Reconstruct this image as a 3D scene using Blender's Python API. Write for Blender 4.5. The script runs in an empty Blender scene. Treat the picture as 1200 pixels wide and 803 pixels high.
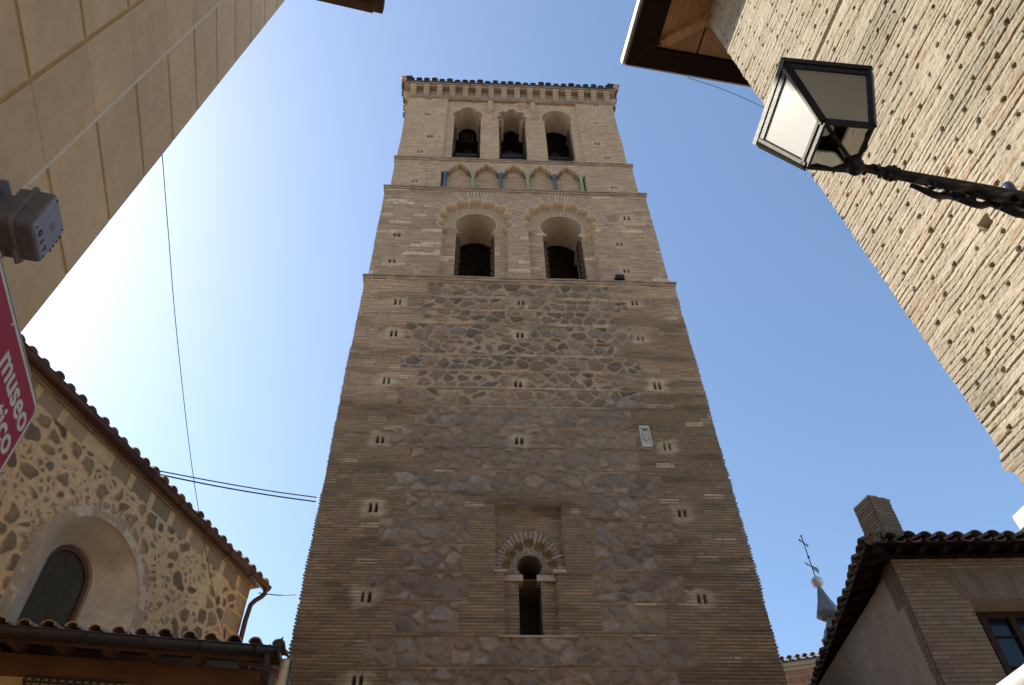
import bpy, math, random
import numpy as np
from mathutils import Vector, Matrix
random.seed(7)
S = bpy.context.scene
rad = math.radians

# ------------------------------------------------------------------ camera
cam_d = bpy.data.cameras.new("camera"); cam = bpy.data.objects.new("camera", cam_d)
S.collection.objects.link(cam); S.camera = cam
cam_d.sensor_width = 36.0; cam_d.lens = 27.0; cam_d.clip_start = 0.05; cam_d.clip_end = 2000
EYE = np.array([0, 0, 1.6])
_up = np.array([-23., 810., -900.]); _up /= np.linalg.norm(_up)
_f = np.array([0, 0, -1.]); _Y = _f - _f.dot(_up)*_up; _Y /= np.linalg.norm(_Y); _X = np.cross(_Y, _up)
M = Matrix([list(_X), list(_Y), list(_up)]).to_4x4(); M.translation = Vector(EYE)
cam.matrix_world = M

# ------------------------------------------------------------------ sky, sun, exposure
SUN_AZ, SUN_EL = -71.0, 43.0        # azimuth clockwise from +Y
W = bpy.data.worlds.new("World"); S.world = W; W.use_nodes = True
nt = W.node_tree; nt.nodes.clear()
sky = nt.nodes.new("ShaderNodeTexSky"); sky.sky_type = 'NISHITA'; sky.sun_disc = False
sky.sun_elevation = rad(SUN_EL); sky.sun_rotation = rad(SUN_AZ)
sky.air_density = 1.0; sky.dust_density = 1.4; sky.ozone_density = 2.5; sky.altitude = 500
bg = nt.nodes.new("ShaderNodeBackground"); bg.inputs[1].default_value = 0.15
wo = nt.nodes.new("ShaderNodeOutputWorld")
nt.links.new(sky.outputs[0], bg.inputs[0]); nt.links.new(bg.outputs[0], wo.inputs[0])
sl = bpy.data.lights.new("sun", 'SUN'); sl.energy = 3.9; sl.angle = rad(0.53); sl.color = (1.0, 0.93, 0.81)
so = bpy.data.objects.new("sun", sl); S.collection.objects.link(so)
sd = Vector((math.sin(rad(SUN_AZ))*math.cos(rad(SUN_EL)), math.cos(rad(SUN_AZ))*math.cos(rad(SUN_EL)), math.sin(rad(SUN_EL))))
so.rotation_euler = sd.to_track_quat('Z', 'Y').to_euler(); so.location = (-30, 20, 40)
S.view_settings.view_transform = 'Standard'; S.view_settings.look = 'None'
S.view_settings.exposure = 0.9; S.view_settings.gamma = 1.0
S.view_settings.use_white_balance = True; S.view_settings.white_balance_temperature = 6650; S.view_settings.white_balance_tint = 6
S.render.engine = 'CYCLES'; S.cycles.max_bounces = 8; S.cycles.diffuse_bounces = 5
S.render.resolution_x = 1024; S.render.resolution_y = 685

# ------------------------------------------------------------------ noise (numpy)
def _hash(ix, iy, seed=0):
    h = (ix.astype(np.int64)*374761393 + iy.astype(np.int64)*668265263 + seed*974711) & 0xFFFFFFFF
    h = ((h ^ (h >> 13))*1274126177) & 0xFFFFFFFF
    h = h ^ (h >> 16)
    return (h & 0xFFFFFF)/float(0xFFFFFF)
def vnoise(x, y, seed=0):
    ix = np.floor(x); iy = np.floor(y); fx = x-ix; fy = y-iy
    fx = fx*fx*(3-2*fx); fy = fy*fy*(3-2*fy)
    a = _hash(ix, iy, seed); b = _hash(ix+1, iy, seed); c = _hash(ix, iy+1, seed); d = _hash(ix+1, iy+1, seed)
    return (a*(1-fx)+b*fx)*(1-fy)+(c*(1-fx)+d*fx)*fy
def fbm(x, y, seed=0, o=4):
    r = 0; a = .5; t = 0
    for i in range(o):
        r = r + a*vnoise(x*2**i, y*2**i, seed+i*17); t += a; a *= .5
    return r/t
def sstep(a, b, x):
    t = np.clip((x-a)/(b-a), 0, 1); return t*t*(3-2*t)
def col(*c): return np.array(c, float)
def mixc(a, b, f):
    f = np.asarray(f)[..., None]; return a*(1-f)+b*f

# ------------------------------------------------------------------ materials
def mat(name, rgb, rough=.8, metal=0., noise=None, bump=None, spec=None, island=0.):
    m = bpy.data.materials.new(name); m.use_nodes = True; t = m.node_tree
    p = t.nodes['Principled BSDF']; p.inputs['Roughness'].default_value = rough; p.inputs['Metallic'].default_value = metal
    if spec is not None: p.inputs['Specular IOR Level'].default_value = spec
    tc = t.nodes.new('ShaderNodeTexCoord')
    src = None
    if rgb == 'attr':
        a = t.nodes.new('ShaderNodeAttribute'); a.attribute_name = 'Col'; src = a.outputs['Color']
    else:
        c = t.nodes.new('ShaderNodeRGB'); c.outputs[0].default_value = (*rgb, 1); src = c.outputs[0]
    if noise:
        for sc, amt, stretch in noise:
            mp = t.nodes.new('ShaderNodeMapping'); mp.inputs['Scale'].default_value = stretch
            t.links.new(tc.outputs['Object'], mp.inputs[0])
            n = t.nodes.new('ShaderNodeTexNoise'); n.inputs['Scale'].default_value = sc; n.inputs['Detail'].default_value = 6
            n.inputs['Roughness'].default_value = .62
            t.links.new(mp.outputs[0], n.inputs['Vector'])
            r = t.nodes.new('ShaderNodeMapRange'); r.inputs['From Min'].default_value = .25; r.inputs['From Max'].default_value = .75
            r.inputs['To Min'].default_value = 1-amt; r.inputs['To Max'].default_value = 1+amt
            t.links.new(n.outputs['Fac'], r.inputs['Value'])
            v = t.nodes.new('ShaderNodeVectorMath'); v.operation = 'SCALE'
            t.links.new(src, v.inputs[0]); t.links.new(r.outputs[0], v.inputs['Scale']); src = v.outputs[0]
    if island:
        g = t.nodes.new('ShaderNodeNewGeometry')
        r = t.nodes.new('ShaderNodeMapRange'); r.inputs['To Min'].default_value = 1-island; r.inputs['To Max'].default_value = 1+island
        t.links.new(g.outputs['Random Per Island'], r.inputs['Value'])
        v = t.nodes.new('ShaderNodeVectorMath'); v.operation = 'SCALE'
        t.links.new(src, v.inputs[0]); t.links.new(r.outputs[0], v.inputs['Scale']); src = v.outputs[0]
    t.links.new(src, p.inputs['Base Color'])
    if bump:
        sc, st, dist = bump
        n = t.nodes.new('ShaderNodeTexNoise'); n.inputs['Scale'].default_value = sc; n.inputs['Detail'].default_value = 5
        t.links.new(tc.outputs['Object'], n.inputs['Vector'])
        b = t.nodes.new('ShaderNodeBump'); b.inputs['Strength'].default_value = st; b.inputs['Distance'].default_value = dist
        t.links.new(n.outputs['Fac'], b.inputs['Height']); t.links.new(b.outputs[0], p.inputs['Normal'])
    return m
ONE = (1, 1, 1)
MT = {}
MT['masonry'] = mat('old_masonry', 'attr', .92, noise=[(9, .16, ONE), (60, .14, ONE)], bump=(45, .5, .01), spec=.2)
MT['rightbrick'] = mat('sunlit_old_brick', 'attr', .9, noise=[(5, .08, ONE), (80, .13, ONE)], bump=(70, .7, .006), spec=.25)
MT['plaster_cream'] = mat('cream_plaster', (.40, .31, .215), .9, noise=[(3, .18, ONE), (25, .1, ONE)], bump=(30, .3, .006))
MT['plaster_arch'] = mat('arch_plaster', (.48, .37, .255), .9, noise=[(2.2, .25, ONE), (18, .14, ONE)], bump=(25, .35, .01))
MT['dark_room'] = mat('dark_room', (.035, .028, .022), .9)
MT['cut_stone'] = mat('string_stone', (.27, .19, .13), .9, noise=[(3, .35, ONE), (30, .25, ONE)], bump=(25, .8, .02))
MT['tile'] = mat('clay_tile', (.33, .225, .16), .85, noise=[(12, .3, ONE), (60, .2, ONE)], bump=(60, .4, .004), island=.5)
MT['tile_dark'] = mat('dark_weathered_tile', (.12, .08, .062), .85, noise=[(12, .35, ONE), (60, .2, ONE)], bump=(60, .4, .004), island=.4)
MT['tile_slate'] = mat('bluish_glazed_tile', (.10, .10, .115), .6, noise=[(12, .3, ONE)], island=.35)
MT['wood_dark'] = mat('dark_stained_wood', (.075, .04, .024), .8, spec=.15, noise=[(6, .35, (1, 1, .3)), (40, .2, ONE)], bump=(40, .3, .004))
MT['wood_brown'] = mat('brown_stained_wood', (.13, .062, .03), .8, spec=.15, noise=[(6, .35, (.3, 1, 1)), (40, .2, ONE)], bump=(40, .3, .004))
MT['wood_black'] = mat('black_brown_timber', (.020, .011, .007), .9, spec=.05, noise=[(8, .3, ONE)], bump=(40, .3, .004))
MT['wood_orange'] = mat('varnished_pine', (.38, .19, .075), .6, noise=[(5, .25, (4, 1, 1)), (30, .2, (6, .6, 1))], bump=(40, .2, .003))
MT['iron'] = mat('black_wrought_iron', (.013, .011, .011), .5, .1, noise=[(20, .3, ONE)], bump=(60, .5, .004), spec=.35)
MT['gutter'] = mat('brown_gutter_metal', (.065, .03, .024), .45, .3, noise=[(7, .4, ONE)], spec=.5)
MT['gutter_dark'] = mat('dark_gutter_metal', (.022, .016, .016), .5, .3, noise=[(7, .4, ONE)], spec=.5)
MT['clad'] = mat('beige_stone_cladding', (.64, .44, .25), .65, noise=[(1.3, .14, ONE), (9, .10, ONE), (160, .16, ONE)], bump=(120, .12, .002), spec=.3, island=.06)
MT['joint_yellow'] = mat('ochre_joint', (.50, .31, .11), .9, noise=[(12, .25, ONE)])
MT['joint_pale'] = mat('pale_sealant', (.68, .58, .46), .8, noise=[(12, .15, ONE)])
MT['sign_red'] = mat('magenta_red_enamel', (.36, .018, .05), .35, noise=[(4, .08, ONE), (120, .06, ONE)])
MT['sign_white'] = mat('white_enamel', (.62, .60, .52), .45, noise=[(8, .12, ONE)])
MT['sign_edge'] = mat('brass_brown_edge', (.17, .115, .055), .5, .3, noise=[(10, .25, ONE)])
MT['white_metal'] = mat('white_painted_metal', (.52, .515, .51), .5, noise=[(6, .06, ONE), (50, .1, ONE)], bump=(30, .1, .002))
MT['box_grey'] = mat('weathered_grey_plastic', (.15, .125, .115), .6, noise=[(10, .25, ONE)], bump=(30, .3, .004))
MT['box_cover'] = mat('lavender_grey_cover', (.25, .245, .30), .4, noise=[(10, .15, ONE)])  # lavender tint painted in for the sky reflected on the face
MT['black'] = mat('matt_black', (.012, .012, .013), .6)
MT['text_dark'] = mat('black_lettering', (.02, .02, .025), .6)
MT['glass_dark'] = mat('dark_window_glass', (.006, .009, .02), .12, spec=.35)
MT['glass_green'] = mat('dusty_church_glass', (.060, .050, .033), .8, noise=[(4, .35, (1, 1, .4)), (30, .2, ONE)], spec=.08)
MT['lead'] = mat('grey_lead_sheet', (.14, .145, .15), .7, .1, noise=[(8, .2, ONE)])
MT['ball'] = mat('pale_metal_ball', (.52, .50, .46), .45, .2, noise=[(6, .2, ONE)])
MT['glaze_teal'] = mat('teal_glazed_ceramic', (.048, .075, .073), .3, noise=[(15, .4, ONE)])
MT['glaze_green'] = mat('yellow_green_glazed_ceramic', (.24, .23, .12), .35, noise=[(15, .35, ONE)])
MT['marble'] = mat('carved_pale_marble', (.42, .36, .29), .7, noise=[(20, .45, ONE)], bump=(40, .6, .01))
MT['cable'] = mat('black_cable', (.02, .02, .022), .6)
MT['paving'] = mat('granite_paving', (.42, .37, .31), .85, noise=[(.6, .2, ONE), (9, .2, ONE)], bump=(20, .5, .01))
MT['wallyellow'] = mat('ochre_plaster', (.42, .31, .16), .9, noise=[(3, .2, ONE)])
MT['orangebrick'] = mat('orange_brick', 'attr', .9, noise=[(10, .15, ONE)], bump=(40, .4, .01))
MT['bronze'] = mat('dark_bell_bronze', (.05, .045, .03), .5, .7, noise=[(8, .3, ONE)])
def glass_frost(nm='frosted_lantern_glass', tpf=.13, dc=(.86, .88, .90, 1), gl=.07):
    m = bpy.data.materials.new(nm); m.use_nodes = True; t = m.node_tree; t.nodes.clear()
    o = t.nodes.new('ShaderNodeOutputMaterial')
    d = t.nodes.new('ShaderNodeBsdfDiffuse'); d.inputs[0].default_value = dc
    tr = t.nodes.new('ShaderNodeBsdfTranslucent'); tr.inputs[0].default_value = (.80, .76, .68, 1)
    tp = t.nodes.new('ShaderNodeBsdfTransparent'); tp.inputs[0].default_value = (.85, .87, .86, 1)
    g = t.nodes.new('ShaderNodeBsdfGlossy'); g.inputs['Roughness'].default_value = .12; g.inputs[0].default_value = (.9, .9, .9, 1)
    n = t.nodes.new('ShaderNodeTexWave'); n.inputs['Scale'].default_value = 14; n.inputs['Distortion'].default_value = 5; n.inputs['Detail'].default_value = 2
    tc = t.nodes.new('ShaderNodeTexCoord'); t.links.new(tc.outputs['Object'], n.inputs['Vector'])
    b = t.nodes.new('ShaderNodeBump'); b.inputs['Strength'].default_value = .05; b.inputs['Distance'].default_value = .002
    t.links.new(n.outputs['Fac'], b.inputs['Height']); t.links.new(b.outputs[0], g.inputs['Normal'])
    m1 = t.nodes.new('ShaderNodeMixShader'); m1.inputs[0].default_value = .45
    m2 = t.nodes.new('ShaderNodeMixShader'); m2.inputs[0].default_value = tpf
    m3 = t.nodes.new('ShaderNodeMixShader'); m3.inputs[0].default_value = gl
    t.links.new(d.outputs[0], m1.inputs[1]); t.links.new(tr.outputs[0], m1.inputs[2])
    t.links.new(m1.outputs[0], m2.inputs[1]); t.links.new(tp.outputs[0], m2.inputs[2])
    t.links.new(m2.outputs[0], m3.inputs[1]); t.links.new(g.outputs[0], m3.inputs[2])
    t.links.new(m3.outputs[0], o.inputs[0]); return m
MT['frost'] = glass_frost(); MT['pane_clear'] = glass_frost('dusty_clear_glass', .42, (.72, .62, .46, 1), .08)
MT['glint'] = mat('painted_glint', (.20, .195, .19), .75, .0, noise=[(30, .3, ONE)])

# ------------------------------------------------------------------ object helpers
def tag(o, label=None, cat=None, group=None, kind=None):
    if label: o['label'] = label
    if cat: o['category'] = cat
    if group: o['group'] = group
    if kind: o['kind'] = kind
    return o
def thing(name, label, cat, loc, group=None):
    o = bpy.data.objects.new(name, None); S.collection.objects.link(o)
    o.location = tuple(float(x) for x in loc); o.empty_display_size = .2
    return tag(o, label, cat, group)
def wloc(o):
    v = np.zeros(3)
    while o is not None:
        v = v + np.array(o.location); o = o.parent
    return v
def link(name, me, m, parent=None, origin=None):
    o = bpy.data.objects.new(name, me); S.collection.objects.link(o)
    base = wloc(parent) if parent is not None else (np.array(origin, float) if origin is not None else np.zeros(3))
    n = len(me.vertices); co = np.empty(n*3); me.vertices.foreach_get('co', co)
    co = co.reshape(-1, 3)-base; me.vertices.foreach_set('co', co.ravel()); me.update()
    if parent is not None: o.parent = parent
    else: o.location = tuple(base)
    me.materials.append(m if not isinstance(m, str) else MT[m])
    return o
class Fr:
    "local frame on a vertical wall: u along azimuth, o outwards from the wall, v = world height; k = lean of the uprights along u"
    def __init__(s, P, az, flip=False, k=0., v0=0.):
        a = rad(az); s.P = np.array([P[0], P[1], 0.]); s.t = np.array([math.sin(a), math.cos(a), 0.])
        s.n = np.array([s.t[1], -s.t[0], 0.])*(-1 if flip else 1); s.k = k; s.v0 = v0
    def __call__(s, u, o, v):
        u = u+s.k*(v-s.v0)
        return s.P + s.t*u + s.n*o + np.array([0, 0, v])
    def grid(s, U, O, V):
        U = U+s.k*(V-s.v0)
        r = np.empty(U.shape+(3,))
        for i in range(3): r[..., i] = s.P[i]+s.t[i]*U+s.n[i]*O+(V if i == 2 else 0)
        return r
WORLD = Fr((0, 0), 90)   # u = x, o = -y, v = z
class MB:
    def __init__(s): s.v = []; s.f = []; s.sm = []
    def add(s, vs, fs, smooth=False):
        b = len(s.v); s.v += [tuple(float(c) for c in p) for p in vs]
        s.f += [tuple(b+i for i in f) for f in fs]; s.sm += [smooth]*len(fs)
    def hexa(s, p):  # 8 corners: bottom 4 ccw, top 4
        s.add(p, [(3, 2, 1, 0), (4, 5, 6, 7), (0, 1, 5, 4), (1, 2, 6, 5), (2, 3, 7, 6), (3, 0, 4, 7)])
    def box(s, F, u0, u1, o0, o1, v0, v1):
        s.hexa([F(u0, o0, v0), F(u1, o0, v0), F(u1, o1, v0), F(u0, o1, v0), F(u0, o0, v1), F(u1, o0, v1), F(u1, o1, v1), F(u0, o1, v1)])
    def bbox(s, F, u0, u1, o0, o1, v0, v1, b=.01):   # chamfered box (profile in o,v with chamfered outer edges, chamfered ends)
        pr = [(o0, v0), (o1-b, v0), (o1, v0+b), (o1, v1-b), (o1-b, v1), (o0, v1)]
        s.extr(F, pr, u0, u1)
    def extr(s, F, pr, u0, u1):     # profile (o,v) extruded along u
        n = len(pr)
        vs = [F(u0, o, v) for o, v in pr]+[F(u1, o, v) for o, v in pr]
        s.add(vs, [tuple(range(n)), tuple(range(2*n-1, n-1, -1))]+[(i, i+n, (i+1) % n+n, (i+1) % n) for i in range(n)])
    def poly_ext(s, F, poly, o0, o1):   # polygon (u,v) extruded in o
        n = len(poly)
        vs = [F(u, o0, v) for u, v in poly]+[F(u, o1, v) for u, v in poly]
        s.add(vs, [tuple(range(n)), tuple(range(2*n-1, n-1, -1))]+[(i, i+n, (i+1) % n+n, (i+1) % n) for i in range(n)])
    def tube(s, pts, r, n=8, caps=True, smooth=True):
        pts = [np.array(p, float) for p in pts]; m = len(pts)
        rr = [r]*m if not hasattr(r, '__len__') else list(r)
        T = []
        for i in range(m):
            d = pts[min(i+1, m-1)]-pts[max(i-1, 0)]; T.append(d/(np.linalg.norm(d)+1e-12))
        a = np.array([0, 0, 1.]) if abs(T[0][2]) < .9 else np.array([1., 0, 0])
        N = np.cross(T[0], a); N /= np.linalg.norm(N); vs = []
        for i in range(m):
            N = N-N.dot(T[i])*T[i]; N /= np.linalg.norm(N); B = np.cross(T[i], N)
            for j in range(n):
                th = 2*math.pi*j/n; vs.append(pts[i]+rr[i]*(math.cos(th)*N+math.sin(th)*B))
        fs = [(i*n+j, i*n+(j+1) % n, (i+1)*n+(j+1) % n, (i+1)*n+j) for i in range(m-1) for j in range(n)]
        s.add(vs, fs, smooth)
        if caps: s.add(vs[:n], [tuple(range(n-1, -1, -1))]); s.add(vs[-n:], [tuple(range(n))])
    def lathe(s, c, prof, n=16, smooth=True, axis=None, rot=0):   # prof: (r,z) list about a vertical axis at c
        c = np.array(c, float); vs = []
        for r, z in prof:
            for j in range(n):
                th = 2*math.pi*j/n+rot; vs.append(c+np.array([r*math.cos(th), r*math.sin(th), z]))
        m = len(prof)
        s.add(vs, [(i*n+j, i*n+(j+1) % n, (i+1)*n+(j+1) % n, (i+1)*n+j) for i in range(m-1) for j in range(n)], smooth)
        s.add(vs[:n], [tuple(range(n-1, -1, -1))]); s.add(vs[-n:], [tuple(range(n))])
    def build(s, name, m, parent=None, origin=None):
        me = bpy.data.meshes.new(name); me.from_pydata(s.v, [], s.f)
        me.polygons.foreach_set('use_smooth', s.sm); me.validate(); me.update()
        import bmesh
        bm = bmesh.new(); bm.from_mesh(me); bmesh.ops.recalc_face_normals(bm, faces=bm.faces); bm.to_mesh(me); bm.free()
        return link(name, me, m, parent, origin)
class Pieces:
    "collects pieces, each linked as a mesh object of its own"
    def __init__(s, name, m, parent): s.a = (name, m, parent)
    def __enter__(s): s.mb = MB(); return s.mb
    def __exit__(s, *e): s.mb.build(*s.a)
def quadgrid(name, co, C, keep, m, parent=None, origin=None, rev=False):
    "co: (rows, cols, 3); C colours; keep: (rows-1, cols-1) bool"
    r, c = co.shape[:2]
    idx = np.arange(r*c).reshape(r, c)
    q = np.stack([idx[:-1, :-1], idx[:-1, 1:], idx[1:, 1:], idx[1:, :-1]], -1)
    if rev: q = q[..., ::-1]
    q = q[keep] if keep is not None else q.reshape(-1, 4)
    nf = len(q)
    me = bpy.data.meshes.new(name); me.vertices.add(r*c); me.vertices.foreach_set('co', co.reshape(-1).astype(np.float32))
    me.loops.add(nf*4); me.loops.foreach_set('vertex_index', q.reshape(-1).astype(np.int32))
    me.polygons.add(nf); me.polygons.foreach_set('loop_start', np.arange(nf, dtype=np.int32)*4)
    me.update(calc_edges=True)
    at = me.color_attributes.new('Col', 'FLOAT_COLOR', 'POINT')
    rgba = np.ones((r*c, 4), np.float32); rgba[:, :3] = C.reshape(-1, 3); at.data.foreach_set('color', rgba.ravel())
    return link(name, me, m, parent, origin)

# ------------------------------------------------------------------ 2-D outlines
def sdf(poly, U, V):
    p = np.array(poly); q = np.roll(p, -1, 0)
    d = np.full(U.shape, 1e9); ins = np.zeros(U.shape, bool)
    for (ax, ay), (bx, by) in zip(p, q):
        ex, ey = bx-ax, by-ay; wx, wy = U-ax, V-ay
        t = np.clip((wx*ex+wy*ey)/(ex*ex+ey*ey+1e-12), 0, 1)
        d = np.minimum(d, (wx-ex*t)**2+(wy-ey*t)**2)
        cr = ((ay > V) != (by > V)) & (U < (bx-ax)*(V-ay)/((by-ay) if by != ay else 1e-12)+ax)
        ins ^= cr
    return np.where(ins, -1, 1)*np.sqrt(d)
def arch(cu, cv, R, drop, hw, vb, lobes=0, b=0., pt=0., n=72, xi=None):
    "horseshoe / lobed / pointed arch outline: circle R about (cu,cv) cut at cv-drop, then jambs of half width hw down to vb"
    a0 = -math.asin(min(drop/R, .95)) if drop > 0 else 0
    pts = []
    for i in range(n+1):
        th = a0+(math.pi-2*a0)*i/n
        f = (th-a0)/(math.pi-2*a0)
        r = R
        if lobes:
            x = (f*lobes) % 1.0; r += b*math.sqrt(max(0, 1-(2*x-1)**2))
        if pt: r += pt*max(0, 1-abs(th-math.pi/2)/.8)**1.3
        pts.append((cu+r*math.cos(th), cv+r*math.sin(th)))
    vi = cv-drop
    if drop == 0 and not lobes: return [(cu+hw, vb)]+pts+[(cu-hw, vb)]
    return [(cu+hw, vb), (cu+hw, vi)]+pts+[(cu-hw, vi), (cu-hw, vb)]
def reveal(mb, F, poly, o0, o1, poly2=None, smooth=False):
    poly2 = poly2 or poly; n = len(poly)
    vs = [F(u, o0, v) for u, v in poly]+[F(u, o1, v) for u, v in poly2]
    mb.add(vs, [(i, (i+1) % n, (i+1) % n+n, i+n) for i in range(n)], smooth)
def rimstrip(mb, F, poly, off, w, o):
    "thin raised edging following an outline, w wide outwards"
    n = len(poly); P = np.array(poly)
    nx = np.roll(P, -1, 0)-np.roll(P, 1, 0); L = np.hypot(nx[:, 0], nx[:, 1])+1e-9
    N = np.stack([nx[:, 1]/L, -nx[:, 0]/L], 1)
    Q = P+N*w
    for i in range(n-1):
        if i == 0 : continue
        vs = [F(P[i][0], off, P[i][1]), F(P[i+1][0], off, P[i+1][1]), F(P[i+1][0], off+o, P[i+1][1]), F(P[i][0], off+o, P[i][1]),
              F(Q[i][0], off, Q[i][1]), F(Q[i+1][0], off, Q[i+1][1]), F(Q[i+1][0], off+o, Q[i+1][1]), F(Q[i][0], off+o, Q[i][1])]
        mb.add(vs, [(0, 1, 2, 3), (3, 2, 6, 7), (7, 6, 5, 4)])

# ------------------------------------------------------------------ masonry patterns
def courses(v0, v1, p, fr):
    k = np.arange(math.floor(v0/p), math.ceil(v1/p)+1)
    v = (k[:, None]+np.array(fr)[None, :]).ravel()*p
    v = v[(v > v0) & (v < v1)]
    return np.concatenate([[v0], v, [v1]])
def brick(U, V, p, L, seed, mort=.30, hj=.014, proud=.012, rough=.5):
    "returns depth below the face plane, brick mask, two per-brick random numbers"
    k = np.floor(V/p); fv = V/p-k
    off = _hash(k, k*0+3, seed)*L
    g = (U+off)/L
    i = np.floor(g); fu = (g-i)*L
    r1 = _hash(i, k, seed+5); r2 = _hash(i, k, seed+9)
    er = fbm(U*9, V*16, seed+31, 3)
    m_top = mort*(1+.5*(er-.5)); 
    bv = sstep(m_top*.45, m_top*.75, fv)*(1-sstep(.93, 1.0, fv))
    bh = sstep(0, hj*.5, fu)*(1-sstep(L-hj*.5, L, fu)); bh = np.where(r2 > .15, bh, np.maximum(bh, .6))
    b = bv*bh
    h = b*(proud*(.7+.6*r1)) + (er-.5)*.010*rough
    return -h, b, r1, r2
def stones(U, V, sx, sy, seed, warp=.05, mort=.035):
    wu = U+warp*(fbm(U*5, V*5, seed+1, 3)-.5)*2; wv = V+warp*(fbm(U*5, V*5, seed+2, 3)-.5)*2
    gx = wu/sx; gy = wv/sy; ix = np.floor(gx); iy = np.floor(gy)
    F1 = np.full(U.shape, 9.); F2 = F1.copy(); I = np.zeros(U.shape); J = np.zeros(U.shape)
    for dx in (-1, 0, 1):
        for dy in (-1, 0, 1):
            cx = ix+dx; cy = iy+dy
            px = cx+.5+.8*(_hash(cx, cy, seed)-.5)+.5*(cy % 2); py = cy+.5+.7*(_hash(cx, cy, seed+7)-.5)
            w = .35*(_hash(cx, cy, seed+11)-.5)
            d = np.sqrt(((gx-px)*sx)**2+((gy-py)*sy)**2*1.3)/math.sqrt(sx*sy)+w
            m1 = d < F1
            F2 = np.where(m1, F1, np.minimum(F2, d)); I = np.where(m1, cx, I); J = np.where(m1, cy, J); F1 = np.where(m1, d, F1)
    e = (F2-F1)*math.sqrt(sx*sy)*.5
    fine = (fbm(U*22, V*22, seed+3, 3)-.5)
    s = sstep(mort*.5+fine*.02, mort+fine*.02+.008, e)
    return s, e, _hash(I, J, seed+21), _hash(I, J, seed+23)

# ================================================================== GROUND
mb = MB(); mb.box(WORLD, -400, 400, -400, 400, -.5, 0)
tag(mb.build('ground', 'paving'), kind='structure')

# ================================================================== TOWER
TP = (-3.767, 12.024); TF = Fr(TP, 86)
DT, UC = 12.26, 2.92
def K(u, v, off=0.):
    "same line of sight on a plane set back by -off from the shaft face"
    s = (DT-off)/DT; return UC+(u-UC)*s, 1.6+(v-1.6)*s
tower = thing('bell_tower', 'tall square brick and rubble bell tower with arched belfry openings in the centre', 'tower', TF(4.06, -4.06, 0))
LIGHT = col(.49, .335, .21); MORT = col(.50, .35, .22); DARK = col(.185, .122, .075); PATCH = col(.54, .39, .255); STONE = col(.165, .125, .092)
P_C = .0639
putlogs = [(.94, 16.69), (.94, 15.5), (.94, 13.88), (.98, 12.15), (1.03, 10.44), (1.14, 7.1), (1.1, 8.6),
           (6.96, 16.88), (6.91, 15.53), (7.07, 13.89), (6.99, 12.1), (6.99, 10.41), (7.02, 8.58), (4.03, 16.76), (3.97, 15.54), (3.9, 13.85), (3.89, 12.17)]
bands = [(7.38, 7.86), (7.96, 8.45), (8.53, 9.03), (9.11, 9.6), (9.68, 10.16), (10.25, 10.79), (10.86, 11.32), (11.39, 11.92), (11.98, 12.49), (12.57, 13.1),
         (13.17, 13.66), (13.74, 14.22), (14.29, 14.74), (14.84, 15.25), (15.3, 15.86), (15.98, 16.40), (16.47, 16.88), (17.0, 17.5)]
bands = [(b-.575*k, b-.575*k+.49) for b in [6.805] for k in (1, 0)] + bands
def put_shapes(D, C, U, V, lst, w=.05, h=.2, depth=.16):
    w0, h0 = w, h
    for (pu, pv) in lst:
        q1, q2, q3 = [float(_hash(np.array([pu*100]), np.array([pv*100]), k)[0]) for k in (1, 2, 3)]
        w = w0*(.8+.45*q1); h = h0*(.8+.4*q2); pu = pu+.04*(q3-.5); pv = pv+.05*(q1-.5)
        a = np.abs(U-pu); near = (a < .5) & (np.abs(V-pv) < .4)
        if not near.any(): continue
        f = (1-sstep(.12, .34, a+.12*(vnoise(U*7, V*16, 5)-.5)))*(1-sstep(.13, .26, np.abs(V-pv)+.12*(vnoise(U*6, V*9, 8)-.5)))
        C[:] = mixc(C, PATCH*(.6+.45*fbm(U*12, V*20, 3, 2))[..., None], np.clip(f*(.25+.6*q2), 0, 1))
        D[:] = np.where(f > .5, D*.4, D)
        for sgn in (-1, 1):
            hole = (np.abs(U-pu-sgn*.055-.06*(V-pv)*0) < w/2) & (np.abs(V-pv) < h/2)
            D[:] = np.where(hole, depth, D); C[:] = np.where(hole[..., None], col(.09, .06, .045), C)
def brickcols(U, V, b, r1, r2, tone, seed=1):
    base = mixc(DARK, LIGHT, np.clip(tone+.35*(r1-.5), 0, 1))
    base = base*(1+.16*(r2-.5))[..., None]
    base = np.where((r2 > .93)[..., None], base*col(1.12, .95, .85), base)
    mo = mixc(MORT*.80, MORT*.33, np.clip(tone*1.3, 0, 1))  # on paler brick the mortar is darkened as painted shadow lines
    return mixc(mo, base, b)

# ---- lower shaft
us = np.linspace(0, 8.12, 450); vs = courses(6.0, 17.62, P_C, [.0, .16, .34, .6, .88])
U, V = np.meshgrid(us, vs)
D, b, r1, r2 = brick(U, V, P_C, .29, 3, mort=.40, proud=.026)
D = D+.016
big = fbm(U*.5, V*.6, 77, 4)
edge1 = 13.45+.5*(vnoise(U*1.4, V*.3, 4)-.5)
tone = .34+.34*sstep(-.25, .25, V-edge1)*sstep(-.4, 1.4, V-edge1+4*(.5-np.abs(U/8.12-.5))*0+1)+.6*(big-.5)
tone = tone-.12*(1-sstep(9, 14, V)); tone = tone-.42*sstep(5.6, 6.4, U)*sstep(10.5, 12, V)*(1-sstep(16.2, 16.9, V+.6*(big-.5)))
tone = tone+.28*(1-sstep(.15, .6, U+.5*(vnoise(U*2, V*3, 9)-.5)))*(V < 13.6)*sstep(.4, .6, vnoise(U*.8, V*1.3, 12))
tone = tone+.25*sstep(7.5, 8.0, U)*sstep(.45, .65, vnoise(U*.8, V*2.3, 19))
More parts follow.
